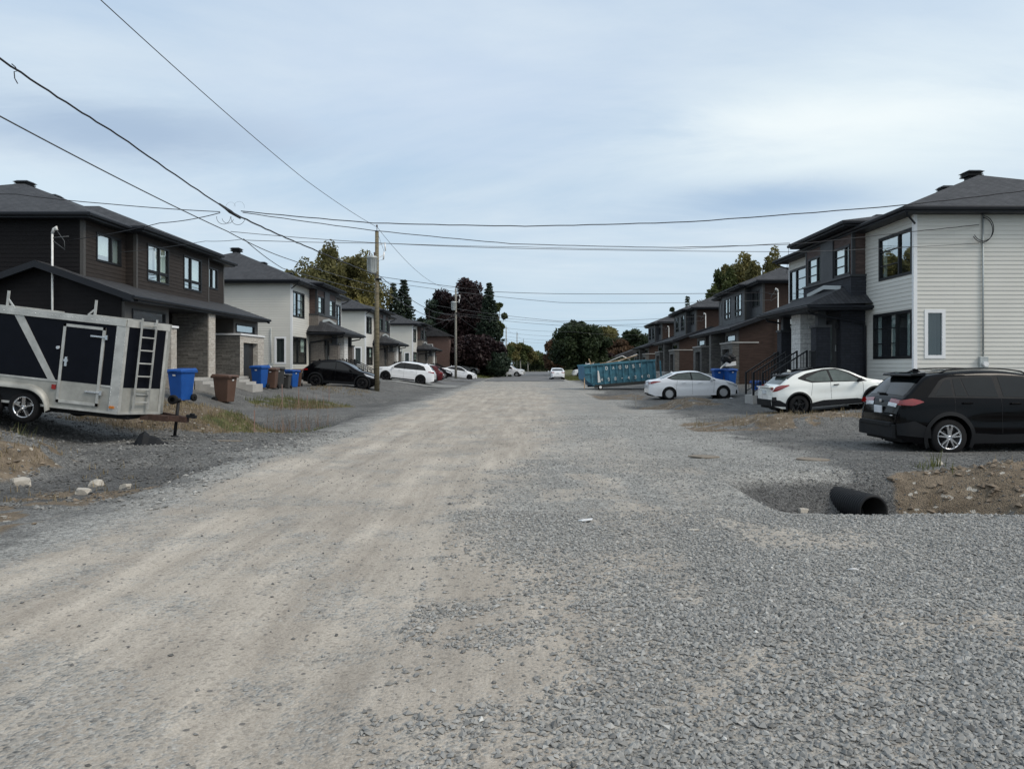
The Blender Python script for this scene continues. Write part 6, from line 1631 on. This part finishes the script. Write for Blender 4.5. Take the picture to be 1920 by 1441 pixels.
def tree(label, x, y, H, cw, kind, lm, seed, n=14000, ls=.22, base=.25, group='trees behind the houses', bark='bark', lobes=26, gap=1., z0=None, flat=1., tall=1., name='tree'):
    rs = np.random.RandomState(seed); zg = gz(x, y) if z0 is None else z0
    root = thing(name, label, 'tree', (x, y, zg), 0, group)
    C = []; Rd = []
    if kind == 'round':
        for i in range(lobes):
            d = rs.normal(size=3); d /= np.linalg.norm(d); r = rs.rand() ** .4
            c = np.array([d[0] * cw * .42 * r, d[1] * cw * .42 * r * flat, H * (base + (1 - base) * .5) + d[2] * H * (1 - base) * .40 * r])
            s = cw * (.10 + .11 * rs.rand()) * gap; C.append(c); Rd.append((s, s, s * (.7 + .5 * rs.rand()) * tall))
    elif kind == 'poplar':       # many upright lobes
        for i in range(lobes):
            a = rs.rand() * 6.283; r = rs.rand() ** .6; h = H * (.45 + .55 * rs.rand()) * (1 - .35 * r ** 2)
            bx, by = math.cos(a) * cw * .45 * r, math.sin(a) * cw * .45 * r * flat
            m = 4
            for j in range(m):
                t = (j + .6) / m; z = H * base + (h - H * base) * t; s = cw * .125 * (1.25 - .75 * t) * gap
                C.append((bx * (.6 + .4 * t) + rs.normal() * .25, by * (.6 + .4 * t) + rs.normal() * .25, z)); Rd.append((s, s, (h - H * base) / m * .62))
    elif kind == 'spruce':
        L_ = int(H / .42)
        for i in range(L_):
            t = i / L_; z = H * (base * .5 + (1 - base * .5) * t); rr = cw * .5 * (1 - t) ** .85 * (.85 + .3 * rs.rand()) + .12
            nb = max(4, int(11 * (1 - t) + 4))
            for k in range(nb):
                a = 6.283 * (k + rs.rand() * .8) / nb; q = rr * (.75 + .35 * rs.rand())
                for u in (.35, .65, .92): C.append((math.cos(a) * q * u, math.sin(a) * q * u, z - q * .25 * u + .1 * u * u * q)); Rd.append((.22, .22, .10 + .06 * (1 - t)))
    C = np.array(C); Rd = np.array(Rd)
    V_, F_, v_ = leaves(rs, C, Rd, n, ls)
    np_mesh('crown', V_, F_, LM[lm], root, v_)
    mb = MB(); tr = max(.10, H * .018)
    lean = rs.normal() * .15
    mb.tube([(0, 0, -.3), (lean * .2, 0, H * .25), (lean, .0, H * .6), (lean, 0, H * (.96 if kind == 'spruce' else .8))], [tr * 1.35, tr, tr * .6, .03], 9)
    tk = mb.build('trunk', M[bark], root, uv=False)
    if kind != 'spruce':
        mb = MB()
        for i in rs.choice(len(C), min(len(C), 16), replace=False):
            c = C[i]; h0 = min(c[2] * .75, H * (.2 + .4 * rs.rand())); mid = (c[0] * .5 + rs.normal() * .2, c[1] * .5, h0 + (c[2] - h0) * .55)
            mb.tube([(lean * .5, 0, h0), mid, tuple(c)], [tr * .45, tr * .28, .02], 5)
        mb._build('branches' if 0 else 'branch', M[bark], root, uv=False)
    return root
def tpx(p, Y): return (p - 985) / 1440 * Y
def hpx(q, Y): return 1.7 - (q - 685) / 1440 * Y
# left side, beyond the white houses
tree('broad tall poplar with browning upper leaves rising behind the left white houses', tpx(640, 104), 104, hpx(458, 104), 13.6, 'round', 'olive', 3, 52000, .2, .10, lobes=95, gap=.58, tall=1.5)
tree('lower yellow green tree in front of the tall poplar', tpx(563, 92), 92, hpx(503, 92), 9.5, 'round', 'olive', 4, 24000, .2, .1, lobes=60, gap=.7)
tree('yellowish bushy tree right above the middle white house roof', tpx(672, 98), 98, hpx(560, 98), 8.0, 'round', 'yellow', 5, 16000, .2, .2, lobes=34)
tree('dark conifer pair standing left of the purple maple', tpx(757, 112), 112, hpx(534, 112), 6.4, 'spruce', 'spruce', 6, 17000, .2, .1)
tree('narrower dark conifer beside the nearest utility pole', tpx(737, 110), 110, hpx(541, 110), 5.2, 'spruce', 'spruce', 61, 12000, .2, .1)
tree('small spreading evergreen between the conifers and purple maple', tpx(806, 120), 120, hpx(566, 120), 6.2, 'round', 'spruce', 7, 9000, .2, .1, lobes=30)
tree('huge dark purple maple towering over the second utility pole', tpx(859, 122), 122, hpx(528, 122), 9.8, 'round', 'purple', 8, 56000, .24, .05, lobes=80, gap=.95)
tree('wide low skirt of the purple maple hanging over the parked cars', tpx(884, 112), 112, hpx(636, 112), 10.0, 'round', 'purple', 9, 30000, .25, .10, lobes=54, gap=.8)
tree('tall blue green spruce right of the purple maple', tpx(917, 117), 117, hpx(528, 117), 6.2, 'spruce', 'spruce', 10, 30000, .20, .08)
tree('leafy green tree leaning out right of the spruce', tpx(933, 134), 134, hpx(560, 134), 3.4, 'round', 'green', 11, 7000, .2, .35, lobes=16)
tree('dark bushy shrub mass under the spruce', tpx(934, 110), 110, hpx(652, 110), 3.4, 'round', 'spruce', 12, 9000, .18, .02, lobes=26)
tree('low dark shrub beside the maroon hatchback', tpx(937, 112), 112, hpx(672, 112), 3.0, 'round', 'dark', 13, 5000, .13, .02, lobes=18)
FG = 'pale trunked trees at the far left'
for i, (p, Y, q, w_, k, lm) in enumerate(((948, 196, 640, 5.5, 'round', 'green'), (962, 200, 636, 6, 'round', 'olive'), (976, 205, 641, 6, 'round', 'green'), (990, 210, 645, 6.5, 'round', 'olive'), (1003, 216, 655, 7, 'round', 'green'), (1016, 225, 663, 7, 'round', 'dark'), (938, 185, 652, 6, 'round', 'dark'))):
    tree(['pale trunked tree closest to the spruce in the far row', 'second pale trunked tree of the far row', 'third pale trunked tree above the pickup cab', 'fourth tree of the far row, with brownish leaves', 'fifth and lower tree of the far row', 'last low tree where the street ends', 'dark tree behind the distant pole'][i],
         tpx(p, Y), Y, hpx(q, Y), w_, k, lm, 20 + i, 4500, .28, .30, FG, 'bark_pale', lobes=16)
# right side
tree('large round dark green maple at the end of the street, right of the road', tpx(1086, 128), 128, hpx(600, 128), 10.4, 'round', 'dark', 30, 34000, .24, .06, 'trees beyond the container', lobes=60, gap=.85)
tree('olive tree peeking out left of the big dark maple', tpx(1046, 140), 140, hpx(630, 140), 6, 'round', 'brown', 31, 7000, .24, .1, 'trees beyond the container', lobes=20)
tree('brownish green tree right behind the big dark maple', tpx(1135, 150), 150, hpx(612, 150), 8, 'round', 'olive', 32, 12000, .26, .15, 'trees beyond the container', lobes=26)
tree('russet dark tree above the container middle', tpx(1160, 138), 138, hpx(640, 138), 6.5, 'round', 'brown', 33, 9000, .22, .1, 'trees beyond the container', lobes=26)
tree('dark green tree left of the last brown house', tpx(1192, 140), 140, hpx(616, 140), 7.5, 'round', 'dark', 34, 14000, .24, .1, 'trees beyond the container', lobes=34)
tree('small dark tree low behind the container', tpx(1128, 132), 132, hpx(658, 132), 5, 'round', 'purple', 35, 6000, .2, .05, 'trees beyond the container', lobes=20)
tree('tall narrow evergreen leftmost behind the near brown house', tpx(1360, 96), 96, hpx(487, 96), 5.6, 'round', 'green', 40, 20000, .18, .05, lobes=46, gap=.66, tall=2.4)
tree('broad evergreen crown behind the near brown house', tpx(1388, 100), 100, hpx(472, 100), 8.2, 'round', 'olive', 41, 34000, .18, .05, lobes=70, gap=.62, tall=2.0)
tree('tall evergreen crown nearest to the near white house roof', tpx(1432, 92), 92, hpx(460, 92), 5.4, 'round', 'olive', 42, 26000, .18, .05, lobes=46, gap=.66, tall=2.4)
tree('small tree top poking over the second brown house roof', tpx(1272, 120), 120, hpx(562, 120), 2.6, 'round', 'dark', 43, 1800, .18, .5, lobes=10)
tree('slim tree top right of the small one over the second brown roof', tpx(1289, 118), 118, hpx(560, 118), 2.0, 'spruce', 'dark', 44, 2500, .18, .3)
tree('sparse bare topped tree behind the near brown house roof', tpx(1315, 100), 100, hpx(545, 100), 2.6, 'round', 'brown', 45, 500, .14, .5, lobes=8)
# trees mirrored in windows, standing behind the viewer on the left
tree('roadside tree behind the viewer on the left', -22, -6, 11, 6, 'round', 'green', 50, 9000, .25, .2, 'trees behind the viewer', lobes=26)
tree('tall tree behind the left houses', -34, 22, 13, 7, 'round', 'green', 51, 9000, .25, .2, 'trees behind the viewer', lobes=26)
# hedge at the end of the street
def hedge(label, x0, x1, y, h, seed, w_=1.6):
    rs = np.random.RandomState(seed); n = int(abs(x1 - x0) / .5) + 1
    C = np.array([(x0 + (x1 - x0) * i / n, y + rs.normal() * .15, h * .5) for i in range(n + 1)]); Rd = np.tile([.6, w_ / 2, h * .55], (n + 1, 1)) * (.92 + .16 * rs.rand(n + 1, 1))
    V_, F_, v_ = leaves(rs, C, Rd, 9000, .16); o = np_mesh('hedge', V_, F_, LM['dark'], None, v_)
    o.location.z = gz((x0 + x1) / 2, y); return tag(o, label, 'hedge')
hedge('long clipped dark hedge closing the far end of the street', -6, 15, 216, 2.1, 1)
hedge('dark hedge running behind the far right pickup', 9, 26, 126, 2.4, 2)
def treeline():
    rs = np.random.RandomState(3); C = []; Rd = []
    for i in range(150):
        x = -110 + 260 * rs.rand(); y = 262 + 30 * rs.rand(); h = 4 + 4.5 * rs.rand()
        if -130 < x < 160: C.append((x, y, h * .55)); Rd.append((3.2, 3, h * .5))
    V_, F_, v_ = leaves(rs, np.array(C), np.array(Rd), 42000, .5); tag(np_mesh('distant_woods', V_, F_, LM['green'], None, v_), kind='stuff')
treeline()
# undergrowth
def blades(name, pts, hmin, hmax, lm, seed, per=5, wd=.006, spread=.06):
    rs = np.random.RandomState(seed); P = np.repeat(np.array(pts), per, 0); n = len(P)
    P = P + np.c_[rs.normal(size=(n, 2)) * spread, np.zeros(n)]; P[:, 2] = height(P[:, 0], P[:, 1])
    h = hmin + (hmax - hmin) * rs.rand(n) ** 1.5; a = rs.rand(n) * 6.283; ln = .15 + .5 * rs.rand(n)
    dx, dy = np.cos(a), np.sin(a); tx, ty = -dy * wd, dx * wd
    b0 = P + np.c_[tx, ty, -.02 * np.ones(n)]; b1 = P - np.c_[tx, ty, .02 * np.ones(n)]
    m = P + np.c_[dx * h * ln * .35, dy * h * ln * .35, h * .6]; m0 = m + np.c_[tx, ty, 0 * tx] * .8; m1 = m - np.c_[tx, ty, 0 * tx] * .8
    t = P + np.c_[dx * h * ln, dy * h * ln, h]; t0 = t + np.c_[tx, ty, 0 * tx] * .15; t1 = t - np.c_[tx, ty, 0 * tx] * .15
    V_ = np.stack([b0, b1, m1, m0, t1, t0], 1).reshape(-1, 3); k = np.arange(n)[:, None] * 6
    F_ = np.concatenate([k + np.array([0, 1, 2, 3]), k + np.array([3, 2, 4, 5])])
    return np_mesh(name, V_, F_, LM[lm], None, np.repeat(rs.rand(n), 6))
def spots(seed, boxes):
    rs = np.random.RandomState(seed); out = []
    for (x0, x1, y0, y1, n) in boxes:
        for _ in range(n): out.append((x0 + (x1 - x0) * rs.rand(), y0 + (y1 - y0) * rs.rand(), 0))
    return out
tag(blades('green_weeds', spots(1, [(-9.0, -6.2, 22.5, 25.0, 200), (-11.3, -8.0, 30.5, 36, 420), (-10.6, -9.4, 13.2, 15.2, 25), (6.2, 6.9, 12.2, 12.9, 8)]), .05, .2, 'grass', 1), kind='stuff')
tag(blades('straw_grass', spots(2, [(-11.6, -7.6, 19.0, 25.0, 1500), (-9.5, -6, 9.5, 14.5, 50), (6, 10, 9.6, 12.6, 12), (-10.5, -7.6, 29.5, 35, 350), (4.8, 10.5, 20.2, 23.8, 160), (-11, -8.4, 12, 15, 120), (-11.5, -8.5, 40, 43, 200)]), .03, .16, 'straw', 2), kind='stuff')
tag(blades('tall_dry_weeds', spots(3, [(-8.2, -6.7, 24.0, 26.4, 26), (-9.4, -8.0, 28.8, 31, 20)]), .15, .75, 'pinkw', 3, per=4, wd=.006, spread=.2), kind='stuff')
tag(blades('far_lawn', spots(4, [(-12, -5.2, 103, 125, 900), (5.2, 11, 88, 110, 900)]), .08, .25, 'grass', 4, per=4, wd=.03, spread=.2), kind='stuff')
wd = blades('small_weed', [(px(1755, 868, .05)[0], px(1755, 868, .05)[1], 0)] * 3, .12, .32, 'grass', 5, per=6, wd=.008); tag(wd, 'little green weed growing before the black car wheel', 'weed')
wd = blades('roadside_weed', [(px(35, 815, .3)[0], px(35, 815, .3)[1], 0)] * 6, .2, .55, 'grass', 6, per=7, wd=.007, spread=.1); tag(wd, 'tuft of pale green weed under the trailer wheel', 'weed')
# ------------------------------------------------------------------ camera, sun, sky
cam = bpy.data.cameras.new('camera'); co = bpy.data.objects.new('camera', cam); COL.objects.link(co)
co.location = (0, 0, 1.7); co.rotation_euler = (R(90), 0, 0)
cam.sensor_width = 36; cam.lens = 27.0
cam.shift_x = (960 - 985) / 1920; cam.shift_y = (685 - 720.5) / 1920
cam.clip_end = 6000; cam.clip_start = .05
scene.camera = co
SUN_EL, SUN_AZ = 44, 114          # azimuth clockwise from +Y: behind the camera, to its right
sun = bpy.data.lights.new('sun', 'SUN'); so = bpy.data.objects.new('sun', sun); COL.objects.link(so)
sun.energy = 1.9; sun.angle = R(24); sun.color = (1.0, .91, .79)
so.rotation_euler = (R(90 - SUN_EL), 0, R(180 - SUN_AZ))
w = bpy.data.worlds.new('World'); scene.world = w; w.use_nodes = True
nt = w.node_tree; bg = nt.nodes['Background']; L = nt.links
sky = N(nt, 'ShaderNodeTexSky'); sky.sky_type = 'NISHITA'; sky.sun_disc = False
sky.sun_elevation = R(SUN_EL); sky.sun_rotation = R(SUN_AZ); sky.altitude = 50; sky.air_density = 1.0; sky.dust_density = 1.5; sky.ozone_density = 1.5
tc = N(nt, 'ShaderNodeTexCoord')
# thin high cloud sheet, laid out by compass direction and height above the horizon (degrees / 10)
nrm = N(nt, 'ShaderNodeVectorMath', operation='NORMALIZE'); L.new(tc.outputs['Generated'], nrm.inputs[0])
sp = N(nt, 'ShaderNodeSeparateXYZ'); L.new(nrm.outputs[0], sp.inputs[0])
az = math_(nt, 'MULTIPLY', math_(nt, 'ARCTAN2', sp.outputs[0], sp.outputs[1]), 5.7296)
el = math_(nt, 'MULTIPLY', math_(nt, 'ARCSINE', sp.outputs[2], 0.), 5.7296)
zc = math_(nt, 'MAXIMUM', sp.outputs[2], .0)
dz = math_(nt, 'ADD', zc, .16)
cb = N(nt, 'ShaderNodeCombineXYZ'); L.new(math_(nt, 'DIVIDE', sp.outputs[0], dz), cb.inputs[0]); L.new(math_(nt, 'DIVIDE', sp.outputs[1], dz), cb.inputs[1])
def cloud(sx, sy, rot, off, sc, det, rough=.5, dist=.4):
    mp = N(nt, 'ShaderNodeMapping'); L.new(cb.outputs[0], mp.inputs[0]); mp.inputs['Scale'].default_value = (sx, sy, 1); mp.inputs['Rotation'].default_value = (0, 0, R(rot)); mp.inputs['Location'].default_value = off
    n = N(nt, 'ShaderNodeTexNoise', Scale=sc, Detail=det, Roughness=rough, Distortion=dist); L.new(mp.outputs[0], n.inputs['Vector']); return n.outputs[0]
c1 = cloud(.55, .9, 25, (3.1, 1.4, 0), 1.1, 8, .6); c2 = cloud(.6, 1.3, -12, (7.2, 4.1, 0), 2.1, 10, .62); c3 = cloud(.3, .9, 5, (1.2, 9.4, 0), .5, 2)
def blob(a0, e0, sa, se, wob=1.2, inner=0.):
    """soft elongated patch; noise frays its outline"""
    wn = math_(nt, 'MULTIPLY', math_(nt, 'SUBTRACT', c2, .5), wob)
    da = math_(nt, 'DIVIDE', math_(nt, 'SUBTRACT', az, a0 / 10), sa / 10); de = math_(nt, 'DIVIDE', math_(nt, 'SUBTRACT', el, e0 / 10), se / 10)
    d = math_(nt, 'SQRT', math_(nt, 'ADD', math_(nt, 'MULTIPLY', da, da), math_(nt, 'MULTIPLY', de, de)), 0.)
    m_ = N(nt, 'ShaderNodeMapRange', interpolation_type='SMOOTHSTEP'); L.new(math_(nt, 'ADD', d, wn), m_.inputs[0])
    for i_, v_ in enumerate((1.0, inner, 0., 1.)): m_.inputs[i_ + 1].default_value = v_
    return m_.outputs[0]
base = mixc(nt, 1.0, sky.outputs[0], (.1, .1, .1), 'MULTIPLY')
base = mixc(nt, .82, base, mixc(nt, rng(nt, zc, .0, .45), (.46, .62, .76), (.53, .66, .82)))
cov = rng(nt, math_(nt, 'ADD', math_(nt, 'MULTIPLY', c1, .7), math_(nt, 'MULTIPLY', c3, .3)), .38, .62, .0, 1.)
col = mixc(nt, cov, base, mixc(nt, c2, (.54, .64, .75), (.74, .82, .865)))
col = mixc(nt, math_(nt, 'MULTIPLY', blob(24, 15.5, 24, 7.5), .85), col, (.74, .83, .865))
col = mixc(nt, math_(nt, 'MULTIPLY', blob(40, 20, 26, 9), .45), col, (.70, .80, .87))
col = mixc(nt, math_(nt, 'MULTIPLY', blob(22, 16.3, 15, 2.6), .7), col, (.84, .90, .91))
col = mixc(nt, math_(nt, 'MULTIPLY', blob(-28, 15.3, 17, 3.2), .95), col, (.37, .48, .63))
col = mixc(nt, math_(nt, 'MULTIPLY', blob(-34, 11, 14, 2.2), .5), col, (.60, .74, .84))
col = mixc(nt, math_(nt, 'MULTIPLY', blob(16.5, 11.4, 14, 2.2), 1.0), col, (.38, .51, .67))
col = mixc(nt, math_(nt, 'MULTIPLY', blob(-6, 20, 22, 8), .45), col, (.60, .69, .82))
col = mixc(nt, rng(nt, zc, .0, .17, .7, .0), col, (.45, .60, .72))
# bright patch added to the unseen sky behind the viewer for broad soft fill
for a0, e0, sa, se, amt in ((175, 38, 75, 40, .8), (-178, 38, 60, 40, .6)): col = mixc(nt, math_(nt, 'MULTIPLY', blob(a0, e0, sa, se, .6), amt), col, (1.06, 1.05, 1.02))
L.new(col, bg.inputs[0]); bg.inputs[1].default_value = .97
scene.view_settings.view_transform = 'Standard'; scene.view_settings.look = 'None'; scene.view_settings.gamma = 1
scene.view_settings.exposure = 0.2
scene.cycles.max_bounces = 6; scene.cycles.transparent_max_bounces = 12
